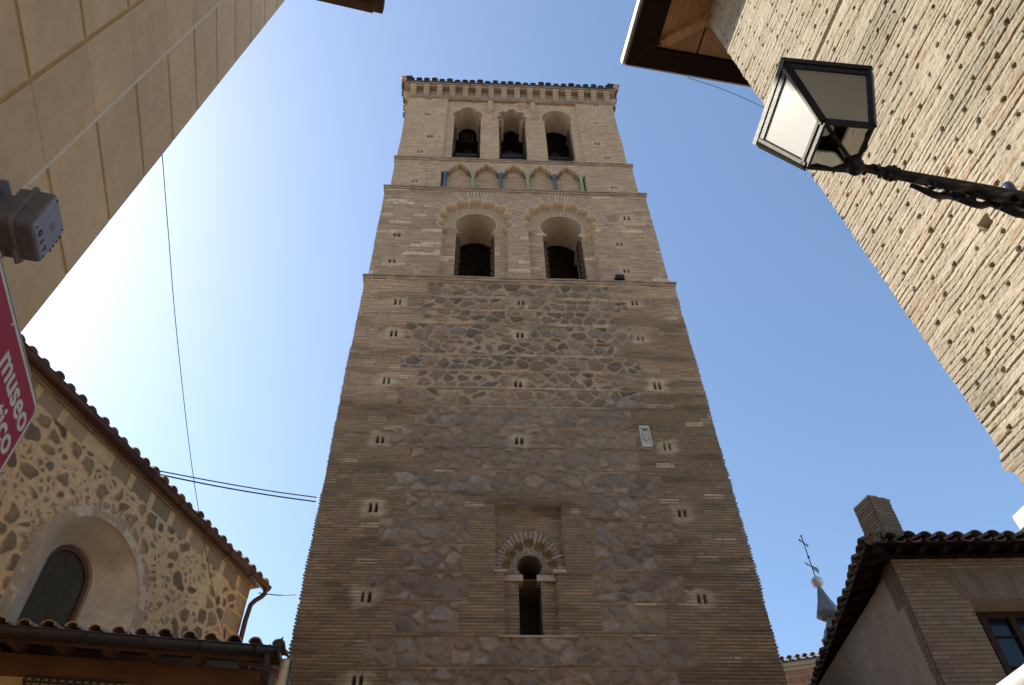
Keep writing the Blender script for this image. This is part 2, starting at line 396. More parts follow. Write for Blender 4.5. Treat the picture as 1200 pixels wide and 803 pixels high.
# horizontal runs of renewed bricks
kk = np.floor(V/(P_C*2)); run = _hash(np.floor(U/.38+_hash(kk, kk*0, 3)*7), kk, 41)
tone = np.where((run > .955) & (V < 16.5) & ~((U > 3.2) & (U < 4.8) & (V > 7.7) & (V < 10.7)), 1.25, tone)
C = brickcols(U, V, b, r1, r2, tone)
C = np.where(((tone > 1.2) & (b > .4))[..., None], PATCH*(.62+.4*r1)[..., None], C)
# streaky soot on the right, upper part; street shade painted on the lower
C = C*(1-.30*sstep(.48, .75, fbm(U*.9, V*5, 66, 3)))[..., None]*(1-.14*(1-sstep(12.8, 13.6, V)))[..., None]*(.88+.24*fbm(U*1.6, V*2.2, 166, 4))[..., None]
# rubble bands
rub = np.zeros(U.shape)
sfull, e, s1, s2 = stones(U, V, .36, .262, 5, warp=.085, mort=.026)
sfull = sfull*sstep(.0, .02, e-.045*sstep(.45, .75, fbm(U*2.3, V*2.6, 61, 3)))
for i, (b0, b1) in enumerate(bands):
    lo = 1.64 if i % 2 else 1.22; hi = 6.33 if i % 2 else 6.74
    if i < 7 and i % 2 == 0: lo -= .04
    lo = lo+.06*(_hash(np.array([i]), np.array([1]), 4)[0]-.5)
    m = (V > b0+.03*(vnoise(U*3, V*0+i, 3)-.5)) & (V < b1+.03*(vnoise(U*3, V*0+i, 6)-.5)) & (U > lo) & (U < hi)
    if 7.9 < (b0+b1)/2 < 10.9:
        c0 = 2.88 if i % 2 == 0 else 2.74; c1 = 5.18 if i % 2 else 5.05
        m &= (U < c0) | (U > c1)
    rub = np.where(m, 1, rub)
R = rub > .5
up = sstep(12.9, 13.7, V)
stc = STONE*((.8+.8*s1)*(1-.22*sstep(12.9, 13.7, V)))[..., None]; stc = mixc(stc, stc*col(1.25, 1.02, .85), s2)
stc = stc*(1+.6*(fbm(U*9, V*9, 9, 3)-.5))[..., None]
mo = mixc(col(.20, .138, .09), MORT*.66, np.clip(.15+.75*up+.9*(fbm(U*1.1, V*1.7, 55, 3)-.5), 0, 1))
stc = mixc(stc, mo, np.clip(.62*(1-up)*sstep(.45, .7, fbm(U*.9, V*1.1, 34, 3))+.28*(s2 > .8), 0, .75))
C = np.where(R[..., None], mixc(mo, stc, sfull), C)
Ds = .022-.034*sfull*sstep(0, .09, e)-.022*(fbm(U*13, V*13, 8, 3)-.5)-.018*s1*sfull
D = np.where(R, Ds, D)
put_shapes(D, C, U, V, putlogs)
# --- the low window: square recess, lobed arch, slot
def setd(D, C, msk, d, c=None):
    D[:] = np.where(msk, D+d, D)
    if c is not None: C[:] = np.where(msk[..., None], c, C)
rec1 = (U > 3.36) & (U < 4.63) & (V > 9.10) & (V < 10.53)
rec2 = (U > 3.51) & (U < 4.46) & (V > 7.88) & (V <= 9.10)
cu, cv = 3.985, 9.24
rr = np.hypot(U-cu, V-cv); th = np.arctan2(V-cv, U-cu)
setd(D, C, rec1, .12); setd(D, C, rec2, .12)
vz = rec1 & (rr < .80*(1-.18*np.abs(np.cos(th)))+.03*np.sin(th*37)) & (V > 9.12)
nb = 23; ph = ((th+.07)/math.pi*nb); fb = ph-np.floor(ph)
bb = sstep(.06, .18, fb)*(1-sstep(.82, .94, fb)); rv = _hash(np.floor(ph), ph*0, 77)
D[:] = np.where(vz, .105-.020*bb-.01*rv, D)
C[:] = np.where(vz[..., None], mixc(col(.12, .09, .065), mixc(DARK*1.1, PATCH*.60, rv), bb), C)
for (lu, lv) in [(3.57, 9.30), (3.64, 9.50), (3.79, 9.66), (3.985, 9.75), (4.18, 9.66), (4.33, 9.50), (4.40, 9.30)]:
    m = np.hypot(U-lu, V-lv) < .098
    D[:] = np.where(m, .20, D); C[:] = np.where(m[..., None], col(.25, .175, .095)*(.8+.4*fbm(U*10, V*10, 4, 2))[..., None], C)
D[:] = np.where(vz & (rr > .24) & (rr < .36) & (D > .15), .11, D)
lowopen = arch(cu, cv+.02, .225, .14, .13, 9.0, n=30)
lowslot = [(3.775, 7.93), (4.185, 7.93), (4.185, 8.98), (3.775, 8.98)]
cu_, cv_ = .5*(U[:-1, :-1]+U[1:, 1:]), .5*(V[:-1, :-1]+V[1:, 1:])
keep = ~((sdf(lowopen, cu_, cv_) < 0) | (sdf(lowslot, cu_, cv_) < 0))
# ragged edge of the courses at both corners
dU = np.zeros(U.shape); rg = .045*(vnoise(V[:, 0]*1.7, V[:, 0]*0, 3)-.3)+.05*np.maximum(0, _hash(np.floor(V[:, 0]/P_C), V[:, 0]*0, 8)-.86)*4*.3; dU[:, 0] = D[:, 0]-.006+rg; dU[:, -1] = -(D[:, -1]-.006)-rg[::-1]
co = TF.grid(U+dU, -D, V)
quadgrid('shaft_wall', co, C, keep, 'masonry', tower)

def side_walls(v0, v1, ulo, uhi, front, back, name, p=P_C, cols=70, dark=.5):
    "left, right and rear faces with the same coursing"
    vs = courses(v0, v1, p, [.0, .16, .34, .6, .88]); L = front-back
    for (a, bq, sd_) in (('l', ulo, -1), ('r', uhi, 1)):
        w = np.linspace(0, L, cols); Wd, V = np.meshgrid(w, vs)
        D, b, r1, r2 = brick(Wd, V, p, .29, 13, mort=.40, proud=.026); D = D+.016; D[:, 0] = (D[:, 0])
        C = brickcols(Wd, V, b, r1, r2, .5+.6*(fbm(Wd*.5, V*.5, 5, 3)-.5))
        O = front-Wd; O[:, 0] -= 0.01
        Uu = np.full(V.shape, bq)-sd_*(D+.012)
        quadgrid(name, TF.grid(Uu, O, V), C, None, 'masonry', tower, rev=(sd_ < 0))
    w = np.linspace(ulo, uhi, 40); Wd, V = np.meshgrid(w, vs)
    D, b, r1, r2 = brick(Wd, V, p, .29, 15, mort=.36, proud=.017)
    C = brickcols(Wd, V, b, r1, r2, .5+.6*(fbm(Wd*.5, V*.5, 7, 3)-.5))
    quadgrid(name, TF.grid(Wd, back+D, V), C, None, 'masonry', tower, rev=True)
side_walls(0, 17.62, 0, 8.12, 0, -8.12, 'shaft_side_wall')
vs = courses(0, 6.0, P_C, [.0, .34, .6]); U, V = np.meshgrid(np.linspace(0, 8.12, 120), vs)
D, b, r1, r2 = brick(U, V, P_C, .29, 3, mort=.36, proud=.017)
quadgrid('shaft_base_wall', TF.grid(U, -D-.01, V), brickcols(U, V, b, r1, r2, .4+U*0), None, 'masonry', tower)

mb = MB()
reveal(mb, TF, lowopen, -.09, -1.0); reveal(mb, TF, lowslot, -.115, -1.0)
mb.build('slot_reveal', mat('slot_reveal_brick', (.13, .085, .055), .9, noise=[(3, .3, (14, 14, .2))], bump=(30, .5, .01)), tower)
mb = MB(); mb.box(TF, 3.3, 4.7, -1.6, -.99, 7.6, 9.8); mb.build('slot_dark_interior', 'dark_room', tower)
IMP = mat('pale_impost_brick', (.36, .26, .175), .9, noise=[(6, .3, ONE)], bump=(30, .6, .01))
for a, bq, q, v0, v1, o in ((3.33, 3.56, 0, 9.07, 9.13, .035), (3.50, 3.86, 1, 8.955, 9.08, .0), (4.40, 4.64, 0, 9.06, 9.14, .035), (4.11, 4.47, 1, 8.955, 9.08, .0)):
    with Pieces('impost_stone', IMP, tower) as mb: mb.bbox(TF, a, bq, -.3, o-.07*q, v0, v1, .008)
mb = MB(); mb.bbox(TF, 3.42, 4.75, -.2, .035, 7.845, 7.885, .01)
mb.build('slot_sill', IMP, tower)

# ---- string courses
def string(u0, u1, front, back, v0, v1, pr=.10):
    mb = MB(); n = int((u1-u0)/.29)
    def ring(vv0, vv1, p):
        # front made of separate slabs with slightly uneven edges
        for i in range(n):
            a = u0-p+(u1-u0+2*p)*i/n; bq = u0-p+(u1-u0+2*p)*(i+1)/n
            j = random.uniform(-.008, .008); k = random.uniform(-.006, .006)
            mb.bbox(TF, a+.002, bq-.002, front-.1, front+p+j, vv0+k, vv1+k*.5, .012)
        mb.box(TF, u0-p, u0, back-p, front-.1, vv0, vv1); mb.box(TF, u1, u1+p, back-p, front-.1, vv0, vv1)
        mb.box(TF, u0-p, u1+p, back-p, back, vv0+.003, vv1-.003)
    ring(v0, v1-.05, pr*.55); ring(v1-.052, v1, pr)
    mb.box(TF, u0+.01, u1-.01, back, front-.02, v0+.004, v1-.006)
    mb.build('string_course', 'cut_stone', tower)
O2, O3, O4 = -.05, -.10, -.13
string(0.0, 8.12, 0, -8.12, 17.60, 17.74, .07)
e2l, _ = K(.06, 20, O2); e2r, _ = K(8.02, 20, O2)
e3l, _ = K(.20, 23, O3); e3r, _ = K(7.84, 23, O3)
e4l, _ = K(.24, 26, O4); e4r, _ = K(7.72, 26, O4)
_, vA = K(0, 22.27, O2+.06); string(e2l+.01, e2r-.01, O2, -8.07, vA-.08, vA+.06, .07)
_, vB = K(0, 24.10, O3+.06); string(e3l+.01, e3r-.01, O3, -8.02, vB-.08, vB+.06, .07)

# ---- stage 2: two great horseshoe windows in lobed frames
v0, v1 = 17.74, vA-.08
us = np.linspace(e2l, e2r, 400); vs = courses(v0, v1, P_C, [.0, .18, .4, .65, .88]); U, V = np.meshgrid(us, vs)
D, b, r1, r2 = brick(U, V, P_C, .27, 23, mort=.30, proud=.010); D = D+.006
tone = .62+.5*(fbm(U*.7, V*.9, 3, 4)-.5)+.12*(r1-.5)
tone = tone-.35*sstep(.55, .75, fbm(U*.6, V*2.2, 91, 3))*(V > 20)
C = brickcols(U, V, b, r1, r2, tone)
kk = np.floor(V/(P_C*2)); run = _hash(np.floor(U/.62+_hash(kk, kk*0, 3)*7), kk, 43)
C = np.where(((run > .93) & (b > .3))[..., None], PATCH*(.85+.25*r1)[..., None], C)
put2 = [K(u, v, O2) for u, v in [(.62, 19.64), (.62, 18.41), (7.3, 20.88), (6.9, 19.54), (6.96, 18.29)]]
put_shapes(D, C, U, V, put2, w=.06, h=.19)
big_open = []; rims = []
keep = np.ones((len(vs)-1, len(us)-1), bool); cU, cV = .5*(U[:-1, :-1]+U[1:, 1:]), .5*(V[:-1, :-1]+V[1:, 1:])
for (cu, hw) in ((2.81, .92), (5.27, .95)):
    cx, cy = K(cu, 20.56, O2); REC = .20
    lob = arch(cx, cy, .86, .40, .93, v0-.1, lobes=9, b=.245, n=180)
    sd1 = sdf(lob, U, V); inr = sd1 < 0
    rr = np.hypot(U-cx, V-cy); th = np.arctan2(V-cy, U-cx)
    # radial bricks outside the lobes
    ring = (~inr) & (rr < 1.42+.10*vnoise(th*9, rr*0, 2)) & (V > cy-.05)
    ph = th/math.pi*44; fb = ph-np.floor(ph); rv = _hash(np.floor(ph), ph*0+np.floor((rr-1.0)/.5), 7)
    bb = sstep(.1, .28, fb)*(1-sstep(.8, .95, fb))
    D = np.where(ring, .004-.008*bb, D); C = np.where(ring[..., None], mixc(DARK*.85, mixc(LIGHT*.75, PATCH*.9, rv), bb), C)
    C = np.where(((sd1 >= 0) & (sd1 < .035) & (V > cy-.45))[..., None], PATCH*.9, C); D = np.where((sd1 >= 0) & (sd1 < .035), -.004, D)
    D = np.where(inr, D+REC, D)
    ox, oy = K(cu+.02, 20.24, O2-REC); hr = .605
    op = arch(ox, oy, hr, .41, .555, v0-.1, n=60)
    r2_ = np.hypot(U-ox, V-oy); t2 = np.arctan2(V-oy, U-ox); so_ = sdf(op, U, V)
    ring = inr & (so_ > 0) & (V > oy-.2)
    ph = t2/math.pi*40; fb = ph-np.floor(ph); rv = _hash(np.floor(ph), ph*0, 17); bb = sstep(.12, .3, fb)*(1-sstep(.78, .95, fb))
    D = np.where(ring, REC-.008*bb, D); C = np.where(ring[..., None], mixc(DARK, mixc(LIGHT*.8, PATCH*.85, rv), bb), C)
    C = np.where(((so_ >= 0) & (so_ < .03) & (V > oy-.33))[..., None], PATCH*.9, C)
    C = np.where((inr & (sd1 > -.05) & (V > cy-.4))[..., None], PATCH*.72, C)
    keep &= ~(sdf(op, cU, cV) < 0)
    big_open.append((ox, oy, op, REC))
dU = np.zeros(U.shape); rg = .035*(vnoise(V[:, 0]*1.7, V[:, 0]*0, 3)-.3)+.05*np.maximum(0, _hash(np.floor(V[:, 0]/P_C), V[:, 0]*0, 8)-.86)*4*.3; dU[:, 0] = D[:, 0]-.006+rg; dU[:, -1] = -(D[:, -1]-.006)-rg[::-1]
quadgrid('window_stage_wall', TF.grid(U+dU, O2-D, V), C, keep, 'masonry', tower)
side_walls(v0, v1, e2l, e2r, O2, -8.07, 'window_stage_side_wall')
BRK = mat('plain_brick', (.27, .2, .14), .9, noise=[(3, .2, ONE), (20, .2, ONE)], bump=(30, .6, .01))
for (ox, oy, op, REC) in big_open:
    w = MB(); reveal(w, TF, op, O2-REC-.004, O2-1.25)
    wo_ = w.build('arched_opening', 'plaster_cream', tower)
    s = MB(); s.box(TF, ox-.555, ox+.555, O2-1.0, O2-.97, oy-1.78, oy-1.74); s.build('tie_bar', 'wood_dark', wo_); s = MB(); s.box(TF, ox-.54, ox+.54, O2-.6, O2-.57, v0+.28, v0+.31)
    for q in range(9): s.box(TF, ox-.5+q*.125-.008, ox-.5+q*.125+.008, O2-.6, O2-.58, v0, v0+.285)
    s.build('railing', 'wood_dark', wo_)
    for sg in (-1, 1):   # ragged brick jamb inside the opening / folded shutter
        s = MB()
        for q in range(14):
            a = ox+sg*.545; bq = ox+sg*(.545-.075-.03*(q % 2)); z0 = oy-.45-1.95+q*.135
            s.box(TF, min(a, bq), max(a, bq), O2-.62+.02*(q % 2), O2-.30, z0, z0+.137)
        s.build('folded_shutter', 'wood_dark', wo_)

# ---- stage 3: blind arcade on glazed colonnettes
v0, v1 = vA+.06, vB-.08
us = np.linspace(e3l, e3r, 400); vs = courses(v0, v1, P_C, [.0, .2, .45, .7, .9]); U, V = np.meshgrid(us, vs)
D, b, r1, r2 = brick(U, V, P_C, .27, 33, mort=.30, proud=.009); D = D+.005
C = brickcols(U, V, b, r1, r2, .72+.5*(fbm(U*.7, V*.9, 13, 4)-.5))
put_shapes(D, C, U, V, [K(.91, 22.62, O3), K(7.11, 22.6, O3)], w=.06, h=.14)
colu = [K(x, 22.8, O3-.04)[0] for x in (1.83, 2.70, 3.57, 4.42, 5.27, 6.11)]
_, vcap = K(0, 23.17, O3-.04); _, vap = K(0, 23.68, O3)
inn = (U > colu[0]-.13) & (U < colu[-1]+.13) & (V < vcap)
for i in range(5):
    cx = .5*(colu[i]+colu[i+1]); hw = .5*(colu[i+1]-colu[i])-.03
    a = arch(cx, vcap+.0, hw*.60, 0, hw*.98, v0-.1, lobes=7, b=.13, pt=.17, n=105)
    s_ = sdf(a, U, V); inn |= s_ < 0
    rr = np.hypot(U-cx, V-vcap); th = np.arctan2(V-vcap, U-cx); ring = (s_ > 0) & (rr < .55) & (V > vcap+.1)
    ph = th/math.pi*21; fb = ph-np.floor(ph); bb = sstep(.12, .3, fb)*(1-sstep(.8, .95, fb)); rv = _hash(np.floor(ph), ph*0, i)
    C = np.where(ring[..., None], mixc(DARK, mixc(LIGHT*.85, PATCH, rv), bb), C); D = np.where(ring, -.003*bb, D)
D = np.where(inn, D+.17, D); C = np.where(inn[..., None], C*.92, C)
quadgrid('arcade_stage_wall', TF.grid(U, O3-D, V), C, None, 'masonry', tower)
side_walls(v0, v1, e3l, e3r, O3, -8.02, 'arcade_stage_side_wall')
for i, x in enumerate(colu):
    mb = MB(); c = TF(x, O3-.05, 0); hb = v0
    mb.lathe(c, [(.075, hb), (.08, hb+.06), (.055, hb+.1), (.052, vcap-.22), (.06, vcap-.2), (.055, vcap-.17), (.07, vcap-.1), (.095, vcap-.02)], 14)
    mb.build('colonnette', 'glaze_teal' if i % 2 == 0 else 'glaze_green', tower)
    mb = MB(); mb.box(TF, x-.12, x+.12, O3-.17, O3+.005, vcap-.02, vcap+.08); mb.box(TF, x-.16, x+.16, O3-.17, O3-.002, vcap+.08, vcap+.17); mb.build('capital', BRK, tower)
for x in (colu[0]-.13, colu[-1]+.03):
    mb = MB(); mb.box(TF, x+.01, x+.09, O3-.168, O3-.15, v0, vcap-.02); mb.build('dark_niche_strip', 'black', tower)

# ---- stage 4: belfry
v0 = vB+.06; vt = 28.9
us = np.linspace(e4l, e4r, 400); vs = courses(v0, vt, P_C, [.0, .2, .45, .7, .9]); U, V = np.meshgrid(us, vs)
D, b, r1, r2 = brick(U, V, P_C, .27, 43, mort=.30, proud=.009); D = D+.005
C = brickcols(U, V, b, r1, r2, .80+.5*(fbm(U*.7, V*.9, 23, 4)-.5))
put_shapes(D, C, U, V, [K(u, v, O4) for u, v in [(.96, 28.5), (1.03, 27.2), (1.22, 25.56), (.93, 24.5), (7.14, 28.45), (6.97, 27.04), (6.87, 25.48), (7.08, 24.5)]], w=.06, h=.17)
RC = .09
pl, pv = K(1.70, 28.72, O4); pr_, _ = K(6.36, 28.7, O4)
inn = (U > pl) & (U < pr_) & (V < pv)
for x in (3.23, 4.79):
    xx, _ = K(x, 28, O4); inn &= ~((np.abs(U-xx) < .09) & (V > K(0, 27.25, O4)[1]))
D = np.where(inn, D+RC, D)
put_shapes(D, C, U, V, [K(4.35, 28.27, O4)], w=.06, h=.16, depth=.25)
keep = np.ones((len(vs)-1, len(us)-1), bool); cU, cV = .5*(U[:-1, :-1]+U[1:, 1:]), .5*(V[:-1, :-1]+V[1:, 1:])
bel = []
for (cu, kind) in ((2.44, 0), (4.0, 1), (5.60, 2)):
    ox, oy = K(cu, 27.28, O4-RC)
    if kind == 0: op = arch(ox, oy-.02, .42, .26, .475, v0-.1, lobes=3, b=.13, pt=.09, n=90)
    elif kind == 1: op = arch(ox, oy-.04, .36, .22, .475, v0-.1, lobes=5, b=.20, pt=.06, n=90)
    else: op = arch(ox, oy-.02, .55, .36, .475, v0-.1, pt=.07, n=80)
    s_ = sdf(op, U, V); rr = np.hypot(U-ox, V-oy); th = np.arctan2(V-oy, U-ox)
    ring = (s_ > 0) & (rr < .78) & (V > oy-.1)
    ph = th/math.pi*27; fb = ph-np.floor(ph); bb = sstep(.12, .3, fb)*(1-sstep(.8, .95, fb)); rv = _hash(np.floor(ph), ph*0, 60+kind)
    C = np.where(ring[..., None], mixc(DARK*1.1, mixc(LIGHT*.9, PATCH, rv), bb), C); D = np.where(ring, RC-.005*bb, D)
    C = np.where(((s_ > 0) & (s_ < .03) & (V > oy-.2))[..., None], PATCH, C)
    keep &= ~(sdf(op, cU, cV) < 0); bel.append((ox, oy, op))
dU = np.zeros(U.shape); rg = .035*(vnoise(V[:, 0]*1.7, V[:, 0]*0, 3)-.3)+.05*np.maximum(0, _hash(np.floor(V[:, 0]/P_C), V[:, 0]*0, 8)-.86)*4*.3; dU[:, 0] = D[:, 0]-.006+rg; dU[:, -1] = -(D[:, -1]-.006)-rg[::-1]
quadgrid('belfry_wall', TF.grid(U+dU, O4-D, V), C, keep, 'masonry', tower)
side_walls(v0, vt, e4l, e4r, O4, -7.99, 'belfry_side_wall')
for i, (ox, oy, op) in enumerate(bel):
    w = MB(); reveal(w, TF, op, O4-RC-.004, O4-.95)
    wo_ = w.build('belfry_opening', 'plaster_cream', tower)
    s = MB(); s.box(TF, ox-.47, ox+.47, O4-.7, O4-.66, oy-1.95, oy-1.90); s.build('tie_bar', 'wood_dark', wo_); s = MB(); s.box(TF, ox-.47, ox+.47, O4-.3, O4-.26, v0+.1, v0+.14)
    s.build('tie_bar', 'wood_dark', wo_)
    for sg in (-1, 1):
        s = MB()
        for q in range(14):
            a = ox+sg*.465; bq = ox+sg*(.465-.05-.025*(q % 2)); z0 = oy-2.35+q*.14
            s.box(TF, min(a, bq), max(a, bq), O4-.66, O4-.34, z0, z0+.142)
        s.build('brick_jamb_pier', 'wood_dark', wo_)
    # boarded parapet that closes the lower half
    s = MB(); s.box(TF, ox-.47, ox+.47, O4-.93, O4-.90, v0, oy-1.35+(.0, .08, .0)[i]); s.build('inner_boarding', 'black', wo_)
# interior of the bell stages
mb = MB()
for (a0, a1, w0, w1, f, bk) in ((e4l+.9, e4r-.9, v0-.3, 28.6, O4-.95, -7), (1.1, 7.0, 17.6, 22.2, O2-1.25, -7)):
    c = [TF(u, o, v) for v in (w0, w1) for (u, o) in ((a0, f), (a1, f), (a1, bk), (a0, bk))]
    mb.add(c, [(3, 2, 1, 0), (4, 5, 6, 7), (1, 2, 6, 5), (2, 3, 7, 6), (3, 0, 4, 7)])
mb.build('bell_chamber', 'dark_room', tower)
# bells hanging in the belfry openings
for i, (ox, oy, op) in enumerate(bel):
    bt = thing('church_bell', ['bronze bell under a slatted wooden yoke in the left belfry opening', 'bronze bell hanging in the middle belfry opening', 'bronze bell hanging in the right belfry opening with the pointed arch'][i], 'bell', TF(ox, O4-1.3, oy-1.35), 'bells in the belfry')
    s = MB(); s.lathe(TF(ox, O4-1.35, oy-1.1), [(.36, 0), (.33, .06), (.26, .2), (.22, .4), (.19, .52), (.08, .6), (.02, .61)], 20); s.build('bell_body', 'bronze', bt)
    s = MB(); s.bbox(TF, ox-.42, ox+.42, O4-1.42, O4-1.28, oy-.5, oy-.36, .02)
    if i == 0:
        for q in range(5): s.box(TF, ox-.2+q*.1-.03, ox-.2+q*.1+.03, O4-.92, O4-.84, oy-.6, oy+.12-.03*abs(q-2))
        s.box(TF, ox-.3, ox+.3, O4-.93, O4-.83, oy-.66, oy-.6)
    s.build('yoke', 'wood_black', bt)

# ---- crowning cornice
string(e4l, e4r, O4, -7.99, 28.78, 28.88, .05)
mb = MB(); mb.box(TF, e4l, e4r, -7.99, O4, 28.86, 29.75); mb.build('cornice_wall', BRK, tower)
nC = 16
CORB = mat('pale_corbel_brick', (.42, .31, .21), .9, noise=[(3, .2, ONE), (20, .2, ONE)], bump=(30, .6, .01))
def corbel(F, u, o, w=.21):
    with Pieces('corbel', CORB, tower) as mb:
        for k_ in range(7):
            z_ = 28.97+.072*k_; mb.box(F, u-w/2+.004*(k_ % 2), u+w/2-.004*(k_ % 2), o-.02, o+.05+.033*k_+.006*(k_ % 2), z_, z_+.060)
            mb.box(F, u-w/2+.012, u+w/2-.012, o-.02, o+.04+.033*k_, z_+.06, z_+.072)
for i in range(nC):
    corbel(TF, e4l+.16+(e4r-e4l-.32)*i/(nC-1), O4)
SL = Fr(TF(e4l, O4, 0), 86-90); SL.n = -SL.n*1.0     # left side face: u runs away from the street, o outwards (left)
SL.t = -TF.n; SL.n = -TF.t; SR = Fr(TF(e4r, O4, 0), 0); SR.t = -TF.n; SR.n = TF.t
for i in range(nC):
    corbel(SL, .16+7.5*i/(nC-1), 0); corbel(SR, .16+7.5*i/(nC-1), 0)
string(e4l-.05, e4r+.05, O4+.10, -8.1, 29.46, 29.62, .16)
def tiles_row(mb, F, u0, u1, oe, ve, slope, nseg=2, sp=.25, r=.085, jit=.012, seg=.36, hip=False):
    n = max(1, int(round((u1-u0)/sp))); sp = (u1-u0)/n; A = 7
    cs, sn = math.cos(slope), math.sin(slope)
    def half(uc, so0, so1, h, rf, rb, upw, thick=.014):
        vs = []; fs = []
        for (dist, rad_) in ((so0, rf), (so1, rb)):
            for rr_ in (rad_, rad_-thick):
                for j in range(A+1):
                    th = math.pi*j/A; x = -math.cos(th)*rr_; z = math.sin(th)*rr_*(.85 if upw else -.7)
                    vs.append(F(uc+x, oe-dist*cs+z*sn*0, ve+dist*sn+h+z))
        m = A+1
        for j in range(A):
            fs += [(j, j+1, 2*m+j+1, 2*m+j), (m+j+1, m+j, 3*m+j, 3*m+j+1), (j, m+j, m+j+1, j+1)]
        fs += [(0, 2*m, 3*m, m), (A, m+A, 3*m+A, 2*m+A)]
        mb.add(vs, fs, False)
    for i in range(n+1):
        uc = u0+i*sp
        for k in range(nseg):
            if hip and k and uc-u0 < (k+.7)*seg: break
            j = random.uniform(-jit, jit); jd = random.uniform(-.035, .035)
            half(uc+j, k*seg-.02+jd, (k+1)*seg+.04, .05+.02*(1-k*0)+random.uniform(-.006, .006), r*random.uniform(.95, 1.05), r*.82, True)
            if i < n:
                j = random.uniform(-jit, jit)
                half(uc+sp/2+j, k*seg+.03+random.uniform(-.02, .02), (k+1)*seg+.05, .045, r*1.0, r*.9, False)
def roofslab(mb, F, u0, u1, oe, ve, slope, length, th=.05):
    cs, sn = math.cos(slope), math.sin(slope)
    p = lambda u, d, h: F(u, oe-d*cs, ve+d*sn+h)
    mb.hexa([p(u0, .04, -th), p(u1, .04, -th), p(u1, length, -th), p(u0, length, -th), p(u0, .04, 0), p(u1, .04, 0), p(u1, length, 0), p(u0, length, 0)])
mb = MB()
tiles_row(mb, TF, e4l-.22, e4r+.22, O4+.33, 29.63, rad(18), 2, .29, .115)
tiles_row(mb, SL, -.3, 8.1, .30, 29.63, rad(18), 1, .29, .115); tiles_row(mb, SR, -.3, 8.1, .30, 29.63, rad(18), 1, .29, .115)
rt = mb.build('roof_tiles', 'tile_slate', tower)
mb = MB(); cx = TF((e4l+e4r)/2, O4-3.9, 32.3)
cs_ = [TF(e4l-.2, O4+.3, 29.66), TF(e4r+.2, O4+.3, 29.66), TF(e4r+.2, -8.2, 29.66), TF(e4l-.2, -8.2, 29.66)]
mb.add(cs_+[cx], [(0, 1, 4), (1, 2, 4), (2, 3, 4), (3, 0, 4), (3, 2, 1, 0)]); mb.build('roof', 'tile_slate', tower)
for a in (e4l-.22, e4r+.22):
    mb = MB(); c = TF(a, O4+.30, 29.66); mb.lathe(c, [(.10, -.02), (.12, .06), (.07, .16), (.01, .24)], 10); mb.build('corner_tile', 'tile', tower)

# ---- carved coat-of-arms plaque and floodlight on the tower
mb = MB()
px, pz = 6.56, 12.33
pts = [(px-.11, pz-.27), (px+.10, pz-.30), (px+.11, pz+.28), (px-.10, pz+.30)]
mb.poly_ext(TF, pts, -.03, .03)
fr_ = [(-.105, .02), (.105, .02)]
for (a, bq, c, d) in ((px-.115, px-.085, pz-.27, pz+.28), (px+.08, px+.11, pz-.28, pz+.28), (px-.11, px+.11, pz+.22, pz+.29), (px-.11, px+.11, pz-.30, pz-.22)): mb.bbox(TF, a, bq, .03, .055, c, d, .006)
pl_ = mb.build('carved_plaque', 'marble', None, TF(px, 0, pz))
tag(pl_, 'small pale carved marble coat of arms plaque set in the tower shaft', 'plaque')
mb = MB()
sh = [(px-.055, pz+.12), (px+.055, pz+.12), (px+.06, pz-.02), (px+.03, pz-.10), (px, pz-.14), (px-.03, pz-.10), (px-.06, pz-.02)]
mb.poly_ext(TF, sh, .03, .06)
mb.build('shield', 'marble', pl_)
mb = MB(); mb.box(TF, px-.05, px+.05, .061, .064, pz+.03, pz+.045); mb.box(TF, px-.006, px+.006, .061, .064, pz-.1, pz+.11)
mb.lathe(TF(px, .045, pz+.17), [(.035, -.02), (.045, 0), (.03, .03), (.01, .04)], 10); mb.build('carving', mat('grimy_carving', (.2, .17, .14), .8), pl_)
fl = thing('floodlight', 'small dark floodlight sitting on the main string course of the tower', 'floodlight', TF(6.67, .04, 17.74))
mb = MB(); mb.bbox(TF, 6.57, 6.80, -.02, .12, 17.80, 17.93, .02); mb.build('housing', 'black', fl)
mb = MB(); mb.box(TF, 6.585, 6.785, .121, .126, 17.815, 17.915); mb.build('lens', 'glass_dark', fl)
mb = MB(); mb.box(TF, 6.55, 6.565, .0, .06, 17.74, 17.87); mb.box(TF, 6.805, 6.82, .0, .06, 17.74, 17.87); mb.box(TF, 6.55, 6.82, .0, .06, 17.742, 17.755); mb.build('bracket', 'black', fl)

